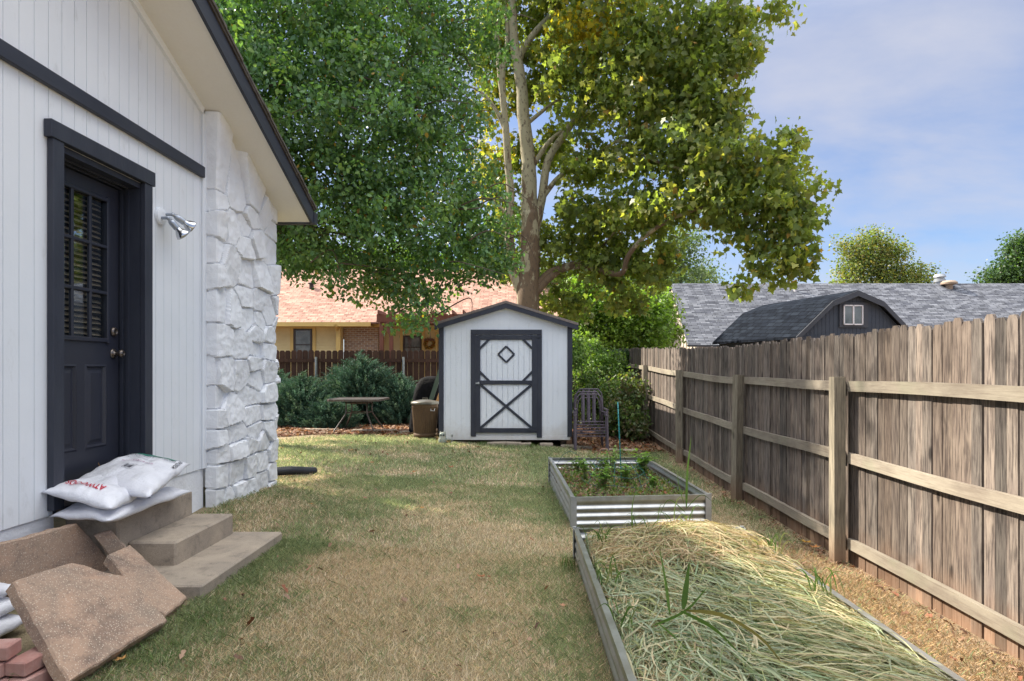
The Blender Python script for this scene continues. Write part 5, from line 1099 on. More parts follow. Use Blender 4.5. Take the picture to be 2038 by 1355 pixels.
def laps(mb, x0, x1, y, z0, z1, th=.115):
    z = z0
    while z < z1-.01:
        t = min(th, z1-z); mb.hexa([(x0, y-.022, z), (x1, y-.022, z), (x1, y+.1, z), (x0, y+.1, z), (x0, y-.004, z+t), (x1, y-.004, z+t), (x1, y+.1, z+t), (x0, y+.1, z+t)]); z += th
EZ = nzz(645)
laps(mb, X0, nx_(682), NY, z, EZ); laps(mb, nx_(752), nx_(1060), NY+.6, z, EZ); mb.box(nx_(1060)-.1, nx_(1060), NY+.6, NY+8, z, EZ); mb.build('wall', M['yellow'], yh)
mb = MB(); mb.box(nx_(684), nx_(742), NY+.05, NY+.35, z, nzz(651)); mb.box(nx_(742), nx_(752), NY+.052, NY+.7, z, nzz(651)-.001); mb.build('brick_wall', M['hbrick'], yh)
mb = MB(); mb.cbox(nx_(673), nx_(682), NY-.30, NY-.18, z, nzz(650), .01)
mb.hexa([(nx_(674), NY-.3, nzz(660)), (nx_(676), NY-.3, nzz(660)), (nx_(676), NY-.2, nzz(660)), (nx_(674), NY-.2, nzz(660)), (nx_(674), NY-.6, nzz(648)), (nx_(680), NY-.6, nzz(648)), (nx_(680), NY-.2, nzz(648)), (nx_(674), NY-.2, nzz(648))]); 
mb.box(nx_(682), nx_(760), NY-.1, NY+.04, nzz(651), EZ); mb.cbox(nx_(578), nx_(584.5), NY-.045, NY-.024, z, nzz(649), .004); mb.cbox(nx_(622.5), nx_(629), NY-.045, NY-.024, z, nzz(649), .004); mb.cbox(nx_(578), nx_(629), NY-.046, NY-.024, nzz(654), nzz(648.5), .004); mb.build('trim', M['yellowt'], yh)
window(yh, nx_(585), nx_(622), NY-.025, nzz(720), nzz(654), M['winf'], M['glassd'], .07, (('h', nzz(686)),))
window(yh, nx_(797), nx_(834), NY+.575, nzz(720), nzz(666), M['winf'], M['glassd'], .07, (('h', nzz(690)),))
window(yh, nx_(869), nx_(885), NY+.575, nzz(720), nzz(666), M['winf'], M['glassd'], .05)
mb = MB(); mb.cbox(nx_(790), nx_(796), NY+.55, NY+.58, z, nzz(656), .004); mb.cbox(nx_(835), nx_(841), NY+.55, NY+.58, z, nzz(656), .004); mb.cbox(nx_(862), nx_(867), NY+.55, NY+.58, z, nzz(656), .004); mb.box(nx_(760), nx_(960), NY+.54, NY+.575, nzz(656), nzz(650)); mb.build('trim', M['yellowt'], yh)
RZ = nzz(0)*0+EZ+2.75; RYr = NY-.55+5.0
mb = MB(); EYy = NY-.55; xr0, xr1 = nx_(260), nx_(1120)
mb.hexa([(xr0, EYy, EZ), (xr1, EYy, EZ), (xr1, RYr, RZ), (xr0, RYr, RZ), (xr0, EYy, EZ+.05), (xr1, EYy, EZ+.05), (xr1, RYr, RZ+.05), (xr0, RYr, RZ+.05)])
mb.hexa([(xr0, RYr, RZ), (xr1, RYr, RZ), (xr1, RYr+5, EZ), (xr0, RYr+5, EZ), (xr0, RYr, RZ+.05), (xr1, RYr, RZ+.05), (xr1, RYr+5, EZ+.05), (xr0, RYr+5, EZ+.05)]); rf = mb.build('roof', M['coral'], yh)
mb = MB(); mb.cbox(xr0, nx_(745), EYy-.02, EYy, EZ-.12, EZ+.03, .004); mb.box(xr0, nx_(745), EYy, NY, EZ-.12, EZ-.10); mb.build('fascia', M['yellowt'], yh)
for (px, py) in ((915, 573), (620, 568)):
    y = EYy+(nzz(py)-EZ)/2.75*5*1.1; x = (px-1045)*y/F; z_ = EZ+(y-EYy)*.55; mb = MB(); mb.lathe([(0, 0), (.09, 0), (.09, .22), (.14, .23), (.14, .27), (0, .32)], (x, y, z_), 16); mb.build('roof_vent', M['winf'], rf)
# pergola of the yellow house
pe = empty('pergola', (nx_(800), NY-1.2, z), 'redwood stained pergola at the back of the yellow house', 'pergola'); K2 = 55.; py_ = F/K2; q_ = lambda px: (px-1045)/K2; qz = lambda py: CAMZ+(734-py)/K2
for i, px in enumerate((759, 778, 990)): mb = MB(); mb.cbox(q_(px)-.065, q_(px)+.065, py_, py_+.13, G(0, py_)-.05, qz(640), .006); mb.build('post', M['pergola'], pe)
mb = MB(); mb.cbox(q_(750), q_(1035), py_-.05, py_, qz(641), qz(625), .006); mb.cbox(q_(750), q_(1035), py_+.135, py_+.18, qz(641), qz(627), .006); mb.build('beam', M['pergola'], pe)
mb = MB()
for i in range(14): x = q_(755)+i*.38; mb.cbox(x, x+.045, py_-.3, py_+.9, qz(626), qz(618), .004)
mb.build('rafters', M['pergola'], pe)
mb = MB(); mb.bar((q_(778), py_+.02, qz(668)), (q_(764), py_+.02, qz(640)), .09, .09, (0, 1, 0)); mb.build('brace', M['pergola'], pe)
# autumn wreath
wx, wz = nx_(850), nzz(683); r = np.random.default_rng(4); n = 420; a = r.uniform(0, 2*PI, n); rr_ = .17+r.normal(0, .03, n); c0 = np.stack([wx+rr_*np.cos(a), NY+.53+r.normal(0, .025, n), wz+rr_*np.sin(a)], 1)
v1 = r.normal(0, 1, (n, 3)); v1 /= np.linalg.norm(v1, axis=1)[:, None]; v2 = np.cross(v1, r.normal(0, 1, (n, 3))); v2 /= np.linalg.norm(v2, axis=1)[:, None]; s = .04
V = np.stack([c0-v1*s, c0-v2*s*.6, c0+v1*s, c0+v2*s*.6], 1); cc_ = np.array([(.30, .24, .05), (.45, .16, .04), (.16, .13, .04), (.5, .32, .07)])[r.integers(0, 4, n)]
wre = empty('wreath', (wx, NY+.53, wz), 'round autumn leaf wreath hanging on the yellow wall', 'wreath'); fast('foliage', V, 4, cc_, M['dead'], parent=wre)
mb = MB(); mb.box(wx-.16, wx+.16, NY+.47, NY+.50, wz+.13, wz+.21); mb.box(wx-.19, wx-.16, NY+.475, NY+.50, wz+.10, wz+.18); mb.box(wx+.16, wx+.19, NY+.475, NY+.50, wz+.10, wz+.18); mb.build('ribbon', M['pergola'], wre)

# grey roofed house on the right
gh = empty('grey_roof_house', (9, 24, G(9, 24)), 'long house with grey shingle roof and beige gable behind the right fence', 'house')
gx0, gx1 = 5.80, 30; ye, ze, yr, zr_ = 21.9, CAMZ+.77, 26.0, CAMZ+3.48; 
mb = MB(); mb.hexa([(gx0-.12, ye, ze), (gx1, ye, ze), (gx1, yr, zr_), (gx0+.22, yr, zr_), (gx0-.12, ye, ze+.06), (gx1, ye, ze+.06), (gx1, yr, zr_+.06), (gx0+.22, yr, zr_+.06)])
mb.hexa([(gx0+.22, yr, zr_), (gx1, yr, zr_), (gx1, yr+4.1, ze), (gx0+.1, yr+4.1, ze), (gx0+.22, yr, zr_+.06), (gx1, yr, zr_+.06), (gx1, yr+4.1, ze+.06), (gx0+.1, yr+4.1, ze+.06)]); grf = mb.build('roof', M['grey_sh'], gh)
mb = MB(); mb.slab([(gx0+.30, ye+.3, G(6, 22)-.1), (gx0+.30, yr+3.8, G(6, 22)-.1), (gx0+.30, yr+3.8, ze+.14), (gx0+.30, yr, zr_-.05), (gx0+.30, ye+.3, ze+.14)], (.1, 0, 0)); mb.box(gx0+.4, gx1, ye+.5, ye+.6, G(6, 22)-.1, ze+.2); mb.build('wall', M['beige'], gh)
mb = MB()
y = ye+.55
while y < yr+3.5:
    zt_ = ze+.1+(min(y, 2*yr-y)-ye-.3)/(yr-ye)*(zr_-ze)-.05; mb.box(gx0+.27, gx0+.299, y, y+.03, G(6, 22), zt_); y += .42
mb.build('battens', M['beige'], gh)
def roofpt(px, py):
    a = Vector((0, ye, ze+.06)); b = Vector((1, ye, ze+.06)); c = Vector((0, yr, zr_+.06)); return on_plane(px, py, a, b, c)
p = Vector((12.3*0+ (1580-1045)/49.*1.0, 25.4, zr_-.4)); mb = MB(); mb.lathe([(0, -.1), (.05, -.1), (.05, .45), (0, .45)], p, 12); mb.build('vent_pipe', M['winw'], grf)
p = Vector(((1868-1045)/47.4, 26.3, zr_-.3)); mb = MB(); mb.lathe([(0, 0), (.20, 0), (.20, .36), (.16, .38), (.16, .44), (.22, .46), (.22, .56), (.17, .60), (.17, .64), (.24, .66), (.20, .76), (0, .80)], p, 24); mb.build('flue', M['galvp'], grf)
p = roofpt(1889, 572); mb = MB(); mb.lathe([(0, -.1), (.13, -.1), (.13, .10), (.30, .13), (.30, .20), (.22, .27), (0, .30)], p, 24); mb.build('turbine_vent', plain('vent_tan', (.36, .27, .20), rough=.6), grf)

# dark gambrel barn
bk_ = 80.; apex = P(1709, 577, bk_); th = math.radians(8); wa = Vector((math.cos(th), math.sin(th), 0)); da = Vector((-math.sin(th)*1.9, 1, 0)).normalized()
barn = empty('gambrel_barn', (apex.x, apex.y, G(8, 15.6)), 'charcoal gambrel roofed storage barn with a white window behind the right fence', 'barn')
prof = [(-1.66, .80), (-.68, 1.70), (0, 1.965), (.70, 1.70), (1.66, .80)]; BD = 3.6; gb = G(8, 15.6)
def bp(u, z, d): return Vector((apex.x, apex.y, 0))+wa*u+da*d+Vector((0, 0, z))
wallp = [(-1.52, gb), (-1.52, CAMZ+.82), (-.66, CAMZ+1.62), (0, CAMZ+1.88), (.66, CAMZ+1.62), (1.52, CAMZ+.82), (1.52, gb)]
mb = MB(); mb.slab([bp(u, z, .16) for u, z in wallp], da*.08); mb.slab([bp(-1.52, gb, .24), bp(-1.52, CAMZ+.82, .24), bp(-1.52, CAMZ+.82, BD), bp(-1.52, gb, BD)], wa*.05)
mb.slab([bp(1.52, gb, .24), bp(1.52, CAMZ+.82, .24), bp(1.52, CAMZ+.82, BD), bp(1.52, gb, BD)], wa*-.05)
def gz_(u): return np.interp(u, [a for a, b in wallp[1:-1]], [b for a, b in wallp[1:-1]])
u = -1.5
while u < 1.5: mb.hexa([bp(u, gb, .155), bp(u+.085, gb, .155), bp(u+.085, gb, .165), bp(u, gb, .165), bp(u, float(gz_(u)), .155), bp(u+.085, float(gz_(u+.085)), .155), bp(u+.085, float(gz_(u+.085)), .165), bp(u, float(gz_(u)), .165)]); u += .105
d = .2
while d < BD: mb.slab([bp(-1.52, gb, d), bp(-1.52, CAMZ+.8, d), bp(-1.52, CAMZ+.8, d+.085), bp(-1.52, gb, d+.085)], wa*-.012); d += .105
mb.build('wall', M['barn'], barn)
mb = MB()
for (a, b) in zip(prof, prof[1:]):
    mb.hexa([bp(a[0], CAMZ+a[1]-.06, .03), bp(b[0], CAMZ+b[1]-.06, .03), bp(b[0], CAMZ+b[1]-.06, BD+.2), bp(a[0], CAMZ+a[1]-.06, BD+.2), bp(a[0], CAMZ+a[1], .03), bp(b[0], CAMZ+b[1], .03), bp(b[0], CAMZ+b[1], BD+.2), bp(a[0], CAMZ+a[1], BD+.2)])
mb.build('roof', M['dark_sh'], barn)
mb = MB()
for (a, b) in zip(prof, prof[1:]):
    mb.hexa([bp(a[0], CAMZ+a[1]-.15, 0), bp(b[0], CAMZ+b[1]-.15, 0), bp(b[0], CAMZ+b[1]-.15, .028), bp(a[0], CAMZ+a[1]-.15, .028), bp(a[0], CAMZ+a[1]-.01, 0), bp(b[0], CAMZ+b[1]-.01, 0), bp(b[0], CAMZ+b[1]-.01, .028), bp(a[0], CAMZ+a[1]-.01, .028)])
mb.slab([bp(-1.6, CAMZ+.70, .12), bp(1.6, CAMZ+.70, .12), bp(1.6, CAMZ+.80, .12), bp(-1.6, CAMZ+.80, .12)], da*.03)
mb.slab([bp(-.42, CAMZ+1.04, .12), bp(.36, CAMZ+1.04, .12), bp(.36, CAMZ+1.70-.03, .12), bp(-.42, CAMZ+1.70-.03, .12)], da*.03); mb.build('trim', M['barnt'], barn)
mb = MB(); wA, wB, zA, zB_ = -.33, .20, CAMZ+1.10, CAMZ+1.60
for (a, b, c, d) in ((wA, wA+.03, zA, zB_), (wB-.03, wB, zA, zB_), (wA, wB, zA, zA+.03), (wA, wB, zB_-.03, zB_), (-.085, -.045, zA, zB_)): mb.slab([bp(a, c, .085), bp(b, c, .085), bp(b, d, .085), bp(a, d, .085)], da*.034)
wf = mb.build('window', M['winw'], barn); mb = MB(); mb.slab([bp(wA, zA, .105), bp(wB, zA, .105), bp(wB, zB_, .105), bp(wA, zB_, .105)], da*.01); mb.build('pane', M['glassd'], wf)

# ================================================================== TREES
def orient(r, n, droop):
    """leaf axes: d along the leaf (drooping outwards), e across"""
    a = r.uniform(0, 2*PI, n); el = r.normal(-droop, .5, n); d = np.stack([np.cos(a)*np.cos(el), np.sin(a)*np.cos(el), np.sin(el)], 1)
    t = r.normal(0, 1, (n, 3)); e = np.cross(d, t); e /= np.linalg.norm(e, axis=1)[:, None]; f = np.cross(d, e); return d, e, f
def crown(name, lobes, n, size, shape, pal, mat, parent, seed, clump=.33, cn=26, shell=.55, droop=.5, yellow=None, label=None, squash=.7):
    r = np.random.default_rng(seed); area = np.array([l[3]*l[4]*l[5] for l in lobes])**(2/3); cnt = (area/area.sum()*(n/cn)).astype(int)+1; C = []
    for l, m in zip(lobes, cnt):
        u = r.normal(0, 1, (m, 3)); u /= np.linalg.norm(u, axis=1)[:, None]; rad = 1-(1-shell)*r.random(m)**1.5*1.0; rad += .10*np.sin(u[:, 0]*7+l[0])*np.cos(u[:, 2]*6+u[:, 1]*5); inn = r.random(m) < .25; rad[inn] = r.random(inn.sum())**.5*.8
        C.append(np.array(l[:3])+u*rad[:, None]*np.array(l[3:6]))
    C = np.concatenate(C); m = len(C); tone = r.uniform(.6, 1.35, m); hue = r.random(m)
    idx = np.repeat(np.arange(m), cn); N = len(idx); g = np.clip(r.normal(0, 1, (N, 3)), -1.35, 1.35)*clump*np.array([1, 1, squash]); cs = r.uniform(.6, 1.25, m)[idx][:, None]
    pos = C[idx]+g*cs*.6; d, e, f = orient(r, N, droop)
    dc, _, _ = orient(r, m, droop); d = d*.9+dc[idx]*.55+g*.5; d /= np.linalg.norm(d, axis=1)[:, None]; e = e-(e*d).sum(1)[:, None]*d; e /= np.linalg.norm(e, axis=1)[:, None]; f = np.cross(d, e); s = (size*r.uniform(.5, 1.35, N))[:, None]; fold = .25
    V = np.stack([pos+d*s*p+e*s*q+f*s*(abs(q)*fold-.1*p*p) for p, q in shape], 1)
    pal = np.array(pal); c = pal[(hue[idx]*len(pal)*.999).astype(int)]; alt = r.random(N) < .35; c[alt] = pal[r.integers(0, len(pal), alt.sum())]; c = c*(tone[idx]*r.uniform(.8, 1.2, N))[:, None]
    if yellow: 
        for (cx, cy, cz, rad, amt, col) in yellow:
            dd = np.linalg.norm(pos-np.array([cx, cy, cz]), axis=1); k = (r.random(N) < amt*np.exp(-(dd/rad)**2)); c[k] = np.array(col)*r.uniform(.7, 1.3, (k.sum(), 1))
    o = fast(name, V, len(shape), c, mat, parent=parent)
    if label: o['label'] = label
    return o
oval = [(0, 0), (.28, -.30), (.62, -.28), (1, 0), (.62, .28), (.28, .30)]
maple = [(0, 0), (-.05, -.45), (.18, -.34), (.42, -.58), (.52, -.26), (1.0, 0), (.52, .26), (.42, .58), (.18, .34), (-.05, .45)]
diam = [(0, 0), (.5, -.35), (1, 0), (.5, .35)]
def lobe(px, py, rx, ry, k, rd=None):
    p = P(px, py, k); return (p.x, p.y, p.z, rx/k, (rd if rd else (rx+ry)/2/k), ry/k)
def limb(mb, pts, r0, r1, n=10):
    pts = [Vector(p) for p in pts]; Q = []; m = len(pts)
    for i in range((m-1)*5+1):
        t = i/5; a = min(int(t), m-2); f = t-a; p0 = pts[max(a-1, 0)]; p1 = pts[a]; p2 = pts[a+1]; p3 = pts[min(a+2, m-1)]
        q = .5*((2*p1)+(p2-p0)*f+(2*p0-5*p1+4*p2-p3)*f*f+(3*p1-p0-3*p2+p3)*f**3); Q.append(q+Vector((mnoise.noise(q*1.7), mnoise.noise(q*1.7+Vector((9, 0, 0))), 0))*.05*r0/.3)
    L = len(Q)-1; mb.tube(Q, [r0+(r1-r0)*(i/L) for i in range(L+1)], n, jit=.03)
# --- pear-like tree on the left
kp = 108.
px_, py0 = -6.3, 11.4
pt = empty('pear_tree', (px_, py0, G(px_, py0)), 'large dense dark green tree overhanging the yard between house and shed', 'tree')
pl_ = [(470, 60, 130, 130, 112), (600, 70, 150, 140, 116), (760, 60, 160, 130, 110), (905, 55, 105, 100, 104), (590, 240, 150, 130, 120), (760, 240, 160, 140, 116), (870, 250, 95, 120, 108), (660, 400, 150, 110, 118), (820, 420, 150, 100, 112), (945, 420, 75, 90, 106),
       (600, 500, 70, 55, 110), (715, 545, 75, 60, 112), (820, 590, 62, 70, 110), (905, 520, 100, 55, 108), (985, 500, 45, 50, 105), (330, 60, 160, 170, 108), (380, 330, 170, 170, 106), (330, 300, 190, 190, 136), (380, 150, 190, 160, 132), (500, 380, 110, 130, 112), (640, -140, 330, 150, 108), (560, 420, 90, 90, 104)]  # the two nearest lobes are added behind the house, unseen, to shade the lawn
pal = [(.125, .235, .10), (.155, .275, .115), (.10, .20, .085), (.19, .29, .095), (.135, .25, .135)]
crown('crown', [lobe(*l, (l[2]+l[3])*.62/l[4]) for l in pl_], 150000, .082, oval, pal, M['leaf'], pt, 101, clump=.30, cn=34, yellow=[(*P(745, 612, 112), .55, .5, (.28, .30, .06)), (*P(870, 300, 110), 2.5, .03, (.35, .22, .05))])
mb = MB(); b0 = Vector((px_, py0, G(px_, py0)-.1)); limb(mb, [b0, (px_+.1, py0, 2.2), (px_+.2, py0-.2, 3.6), (px_+.6, py0-.4, 6.0)], .20, .08)
for q in (P(640, 470, 112), P(760, 400, 112), P(850, 470, 110), P(700, 250, 114), P(600, 150, 112), P(880, 250, 108), P(780, 560, 111)):
    s_ = Vector((px_+.4, py0-.1, 3.4)); mid = s_.lerp(q, .5)+Vector((0, 0, .5)); limb(mb, [s_, mid, q], .06, .012, 7)
limb(mb, [Vector((px_+.15, py0, 2.4)), P(540, 475, 112), P(590, 452, 113), P(680, 465, 114), P(730, 480, 114)], .07, .012, 7)
r = random.Random(3)
for i in range(70):
    l = lobe(*r.choice(pl_[:15])); q = Vector(l[:3])+Vector((r.gauss(0, .5)*l[3], r.gauss(0, .5)*l[4], r.gauss(0, .5)*l[5])); limb(mb, [q, q+Vector((r.uniform(.2, .6), r.uniform(-.4, .2), r.uniform(-.1, .3))), q+Vector((r.uniform(.5, 1.1), r.uniform(-.6, .3), r.uniform(-.5, .3)))], .016, .004, 5)
mb.build('trunk', M['pbark'], pt, smooth=True)

# --- sycamore behind the shed
ks = 79.
sb = P(1048, 790, ks); sy = empty('sycamore_tree', (sb.x, sb.y, G(sb.x, sb.y)), 'tall sycamore with mottled pale bark rising behind the shed', 'tree')
T = lambda px, py, k=ks: P(px, py, k)
mb = MB(); limb(mb, [(sb.x, sb.y, G(0, 16)-.1), T(1049, 660), T(1050, 590), T(1056, 500), T(1054, 420)], .34, .215, 16)
limb(mb, [T(1054, 440), T(1052, 340), T(1044, 250), T(1034, 150), T(1022, 60), T(1018, -60), T(1010, -250)], .215, .06, 14)
limb(mb, [T(1046, 600), T(1022, 540), T(1012, 460), T(1015, 380), T(1006, 250), T(995, 140), T(985, 20), T(975, -120)], .14, .05, 12)
limb(mb, [T(1062, 470), T(1078, 400), T(1090, 320), T(1128, 262), T(1155, 215), T(1158, 170), T(1190, 60, 82), T(1230, -80, 84)], .125, .035, 12)
limb(mb, [T(1078, 395), T(1115, 350), T(1165, 320), T(1230, 280, 84), T(1320, 240, 90)], .075, .02, 8)
limb(mb, [T(1060, 590), T(1090, 556), T(1120, 535), T(1160, 530), T(1232, 545, 84), T(1250, 510, 86), T(1285, 468, 88), T(1345, 432, 91), T(1410, 412, 94), T(1500, 420, 96), T(1570, 440, 98)], .105, .015, 10)
limb(mb, [T(1062, 575), T(1095, 540), T(1150, 520), T(1190, 500), T(1240, 440, 84)], .09, .02, 8)
limb(mb, [T(1044, 250), T(1075, 225), T(1110, 200), T(1180, 180, 80)], .06, .02, 8); limb(mb, [T(1006, 260), T(985, 215), T(960, 185), T(930, 170)], .06, .02, 8)
limb(mb, [T(1030, 120), T(1060, 70), T(1105, 20), T(1180, -60)], .11, .04, 8); limb(mb, [T(1013, 430), T(980, 400), T(950, 395)], .05, .02, 8); limb(mb, [T(1004, 240), T(1000, 150), T(1010, 80), T(1003, -20)], .08, .04, 8)
limb(mb, [T(1060, 330), T(1095, 280), T(1150, 240), T(1260, 160, 84), T(1360, 120, 88)], .07, .02, 8); limb(mb, [T(1230, 280, 84), T(1330, 330, 90), T(1450, 340, 94)], .04, .015, 7)
mb.build('trunk', M['sbark'], sy, smooth=True)
s1 = [(1100, 40, 110, 80, 76), (1215, 60, 120, 100, 82), (1340, 70, 120, 100, 88), (1440, 60, 60, 75, 90), (1175, 170, 95, 90, 82), (1290, 190, 110, 90, 86), (1400, 180, 85, 80, 90), (1455, 110, 65, 40, 92), (1400, 290, 100, 75, 92), (1290, 310, 95, 70, 86), (1480, 340, 95, 80, 95),
      (1560, 370, 70, 100, 98), (1570, 460, 62, 70, 98), (1500, 440, 80, 60, 96), (1530, 515, 42, 45, 98), (1585, 530, 40, 30, 98), (1400, 400, 95, 60, 92), (1285, 420, 100, 65, 86), (1190, 420, 95, 70, 80), (1180, 320, 70, 60, 80), (1140, 500, 90, 50, 77), (1230, 525, 90, 55, 80), (1310, 520, 60, 45, 84),
      (990, 60, 60, 80, 75), (985, 130, 50, 50, 74), (985, 330, 40, 60, 74), (975, 215, 30, 35, 74), (1035, 300, 25, 50, 76), (1075, 470, 30, 40, 76), (1035, 200, 25, 40, 76), (1000, 420, 50, 70, 74), (1090, 150, 60, 60, 77), (1100, 300, 45, 60, 75), (1120, 600, 60, 40, 76), (1250, -120, 260, 110, 84), (1020, -140, 140, 120, 78), (1470, 570, 35, 18, 96), (1420, 230, 70, 60, 91), (1010, 520, 40, 50, 73), (1250, 590, 60, 30, 80), (1525, 30, 70, 12, 92)]
pal2 = [(.22, .29, .085), (.18, .25, .08), (.26, .32, .095), (.155, .22, .07), (.28, .31, .10)]
yl = (.52, .44, .05); crown('crown', [lobe(*l) for l in s1], 50000, .132, maple, pal2, M['syc'], sy, 202, clump=.31, cn=24, shell=.30, droop=.65, squash=.75,
      yellow=[(*P(1185, 40, 81), .9, .75, yl), (*P(1150, 80, 80), .7, .5, yl), (*P(1290, 150, 84), .6, .25, yl), (*P(960, 260, 74), 1.2, .35, yl), (*P(1300, 300, 88), 5, .01, (.34, .22, .06)), (*P(1560, 400, 98), 1.6, .05, (.34, .28, .07))])

# --- background trees
def tree(label, lobes, n, size, pal, seed, base, th=.12, trans='leaf', clump=.45, cn=20, shape=diam, name='background_tree', grp='trees beyond the fences', tm='pbark'):
    bx, by = base; t = empty(name, (bx, by, G(bx, by)), label, 'tree', grp); L = [lobe(*l) for l in lobes]
    crown('crown', L, n, size, shape, pal, M[trans], t, seed, clump=clump, cn=cn, shell=.4, droop=.3)
    mb = MB(); top = max(l[2] for l in L); cxm = sum(l[0] for l in L)/len(L); cym = sum(l[1] for l in L)/len(L)
    limb(mb, [(bx, by, G(bx, by)-.1), (bx*.7+cxm*.3, by*.7+cym*.3, (G(bx, by)+top)/2*.8), (cxm, cym, top)], th, th*.35, 10)
    for l in L: limb(mb, [(bx*.6+cxm*.4, by*.6+cym*.4, (G(bx, by)+top)/2*.75), Vector(l[:3])], th*.4, .02, 6)
    mb.build('trunk', M[tm], t, smooth=True); return t
tree('yellow green tree standing above the grey roof, left of the round flue', [(1735, 478, 26, 22, 28), (1765, 500, 24, 26, 28), (1700, 500, 20, 22, 28), (1725, 515, 30, 24, 28), (1695, 540, 26, 24, 28), (1755, 535, 34, 26, 28), (1800, 540, 26, 18, 28), (1835, 548, 20, 16, 28), (1690, 580, 40, 26, 28), (1760, 575, 50, 26, 28), (1830, 575, 36, 20, 28), (1675, 482, 8, 12, 28), (1790, 505, 14, 14, 28)], 20000, .17, [(.20, .27, .08), (.24, .28, .09), (.14, .21, .07), (.28, .25, .08)], 301, (26, 45), .3, clump=.8, cn=14)
tree('dark green tree rising at the right edge beyond the grey roof', [(2060, 490, 36, 34, 30), (2028, 490, 16, 22, 30), (2025, 525, 32, 22, 30), (1990, 545, 24, 14, 30), (2060, 550, 50, 36, 30), (1965, 555, 16, 8, 30), (2010, 565, 40, 20, 30)], 15000, .18, [(.06, .12, .045), (.075, .14, .05), (.05, .10, .04)], 302, (33, 42), .3, clump=.8, cn=14)
tree('hazy green conical tree between the sycamore and the grey roof', [(1355, 490, 45, 50, 36), (1340, 560, 70, 50, 36), (1400, 550, 35, 30, 34), (1300, 600, 70, 50, 36), (1370, 610, 60, 40, 36)], 18000, .15, [(.14, .20, .11), (.17, .23, .12), (.11, .17, .10)], 303, (8.5, 34.5), .3, clump=.7, cn=14)
tree('bright sunlit green small tree behind the fence right of the shed', [(1180, 610, 55, 45, 66), (1240, 625, 60, 50, 66), (1290, 650, 50, 55, 66), (1200, 670, 70, 40, 66), (1150, 650, 40, 50, 66), (1260, 690, 70, 40, 66), (1160, 580, 35, 30, 66), (1300, 600, 30, 30, 66)], 19000, .11, [(.20, .33, .07), (.24, .37, .09), (.16, .27, .06)], 304, (2.8, 19), .09, clump=.42)
tree('small sunlit tree leaning against the beige gable of the grey roofed house', [(1310, 620, 35, 45, 62), (1325, 665, 32, 30, 62), (1290, 590, 30, 30, 62)], 5000, .10, [(.12, .18, .05), (.15, .21, .06)], 305, (4.4, 20.2), .07, clump=.35)
tree('dark green tree far behind the yellow house roof on the left', [(600, 540, 130, 60, 34), (780, 540, 130, 60, 34), (950, 560, 90, 50, 34), (450, 540, 120, 70, 34)], 16000, .26, [(.06, .12, .04), (.09, .16, .05)], 306, (-9, 36), .3, clump=1.0, cn=14)
tree('shady green tree behind the sycamore trunk', [(1080, 560, 70, 50, 46), (1120, 600, 60, 40, 46), (1050, 620, 40, 30, 46), (1180, 560, 60, 40, 46), (1250, 560, 60, 40, 44)], 12000, .15, [(.12, .19, .05), (.09, .15, .045), (.16, .22, .06)], 307, (2, 27), .2, clump=.6, cn=14)

# --- junipers
def juniper(cx, cy, rx, ry, h, n, seed, label):
    r = np.random.default_rng(seed); g0 = G(cx, cy); t = empty('juniper_shrub', (cx, cy, g0), label, 'shrub', 'spreading junipers by the back fence')
    # main shoots leave the base, arch outwards and end in tapering plumes
    a = r.uniform(0, 2*PI, n); q = r.random(n)**.55; el = r.uniform(.05, 1.35, n); 
    tip = np.stack([cx+rx*q*np.cos(a)*np.cos(el*.75), cy+ry*q*np.sin(a)*np.cos(el*.75), g0+.08+h*np.sin(el)*(0.45+.6*r.random(n))*(1-.25*q)], 1)
    ax = np.stack([np.cos(a)*.9, np.sin(a)*.9, .30+.35*r.random(n)], 1); ax /= np.linalg.norm(ax, axis=1)[:, None]; Lp = r.uniform(.20, .46, n)
    m = 44; tt = r.random((n, m))**.8; p0 = tip[:, None]-ax[:, None]*(Lp[:, None]*(1-tt))[..., None]; p0 = p0+np.array([0, 0, -1])*((1-tt)**2*.05)[..., None]
    sd = r.normal(0, 1, (n, m, 3)); sd -= (sd*ax[:, None]).sum(-1, keepdims=True)*ax[:, None]; sd /= np.linalg.norm(sd, axis=2, keepdims=True)
    dd = ax[:, None]*.75+sd*.75; wl_ = (.105*(1.10-tt)*r.uniform(.6, 1.2, (n, m)))[..., None]; dd = dd*wl_; w = np.cross(dd, r.normal(0, 1, (n, m, 3))); w /= np.linalg.norm(w, axis=2, keepdims=True); w *= .0065
    V = np.stack([p0-w*.6, p0+dd*.5-w, p0+dd, p0+dd*.5+w], 2).reshape(-1, 4, 3); pal = np.array([(.075, .145, .110), (.10, .18, .135), (.055, .115, .085), (.13, .20, .13)]); c = np.repeat(pal[r.integers(0, 4, n)]*r.uniform(.65, 1.3, (n, 1)), m, 0)*r.uniform(.8, 1.25, (n*m, 1)); fast('foliage', V, 4, c, M['juni'], parent=t)
    mb = MB()
    for i in range(26):
        j = r.integers(0, n); e = Vector(tip[j]); s_ = Vector((cx+(e.x-cx)*.15, cy+(e.y-cy)*.15, g0)); limb(mb, [s_, s_.lerp(e, .5)+Vector((0, 0, .08)), e-Vector(ax[j])*Lp[j]*.8], .022, .006, 5)
    mb.build('stem', M['pbark'], t)
def jp(px, k): return (px-1045)/k, F/k
x, y = jp(600, 88); juniper(x, y, 1.15, 1.0, 1.25, 1700, 401, 'blue green juniper beside the white stone corner, leftmost of the junipers')
x, y = jp(720, 84); juniper(x, y, 1.35, .95, 1.75, 2400, 402, 'tallest blue green juniper, directly behind the patio table')
x, y = jp(800, 85); juniper(x, y, .95, .9, 1.25, 1400, 403, 'blue green juniper between the patio table and the black grill cover')
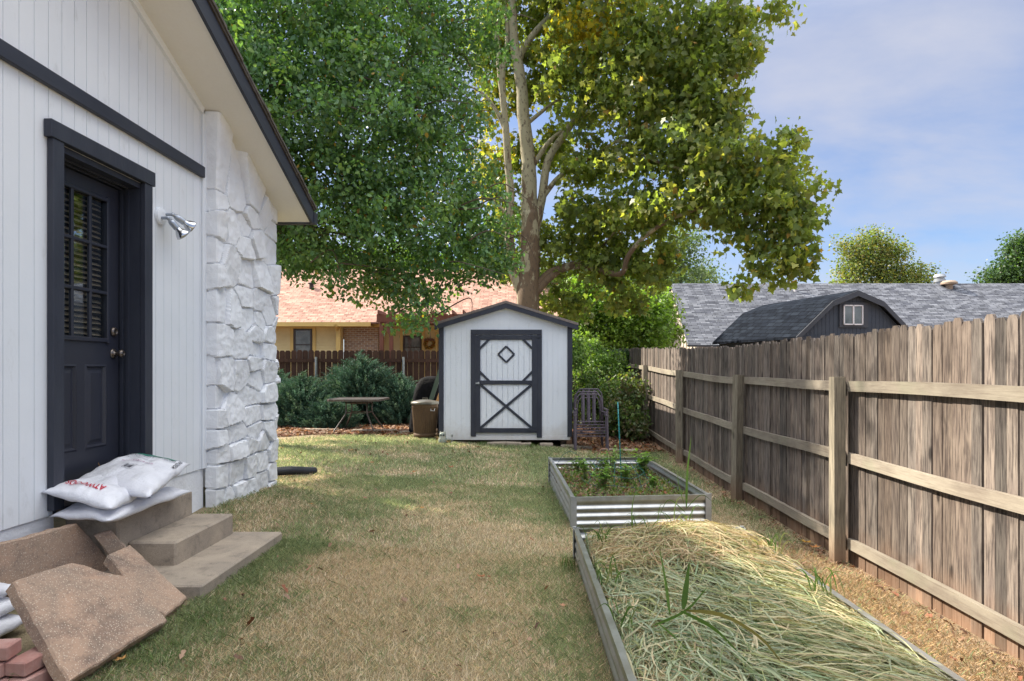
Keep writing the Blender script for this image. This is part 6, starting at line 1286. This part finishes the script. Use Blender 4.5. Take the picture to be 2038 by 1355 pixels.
x, y = jp(540, 84); juniper(x, y, 1.1, .9, 1.45, 1200, 404, 'blue green juniper half hidden behind the white stone corner'); x, y = jp(655, 92); juniper(x, y, .85, .6, .70, 900, 405, 'low blue green juniper spreading in front, left of the patio table')

# --- shrubs and vine in the right back corner
def shrub(name, label, L, n, size, pal, seed, cat='shrub', clump=.2, cn=14, shape=oval, base=None):
    L = [lobe(*l) for l in L]; bx, by = base or (L[0][0], L[0][1]); t = empty(name, (bx, by, G(bx, by)), label, cat); crown('foliage', L, n, size, shape, pal, M['leaf'], t, seed, clump=clump, cn=cn, shell=.3, droop=.4)
    mb = MB()
    for l in L:
        q = Vector(l[:3]); limb(mb, [(bx+(q.x-bx)*.3, by, G(bx, by)), q.lerp(Vector((bx, by, q.z)), .4)-Vector((0, 0, .2)), q+Vector((0, 0, l[5]*.5))], .018, .006, 5)
    mb.build('stem', M['pbark'], t); return t
gp = [(.12, .20, .06), (.16, .25, .075), (.09, .16, .05), (.18, .21, .08)]
shrub('honeysuckle_shrub', 'leafy green bush filling the corner behind the stacked chairs', [(1200, 800, 45, 50, 92), (1240, 790, 40, 55, 90), (1230, 840, 45, 35, 94), (1185, 760, 35, 40, 88), (1255, 835, 26, 40, 98), (1165, 790, 30, 60, 90)], 11000, .065, gp, 501)
shrub('tall_weed_bush', 'bright leaved weedy bush standing right of the shed wall', [(1168, 740, 26, 34, 88), (1195, 725, 30, 34, 86), (1218, 722, 25, 30, 84), (1150, 700, 14, 45, 92), (1180, 690, 22, 22, 86)], 4600, .07, [(.19, .31, .08), (.15, .25, .07), (.23, .33, .11)], 502)
shrub('dead_vine', 'tangle of grey brown dry vine stems and leaves below the corner bush', [(1255, 780, 30, 30, 96), (1235, 815, 28, 25, 98), (1265, 850, 20, 25, 100)], 2200, .07, [(.13, .16, .08), (.10, .15, .06), (.20, .17, .11)], 503, 'vine')
v = shrub('ivy', 'dark green ivy hanging over the corner of the grey and wooden fences', [(1252, 725, 14, 32, 79), (1245, 705, 14, 10, 79), (1225, 706, 10, 12, 79), (1258, 760, 9, 40, 80)], 4200, .05, [(.055, .115, .05), (.075, .14, .06)], 504, 'vine', clump=.09, base=((1250-1045)/79, 15.6))
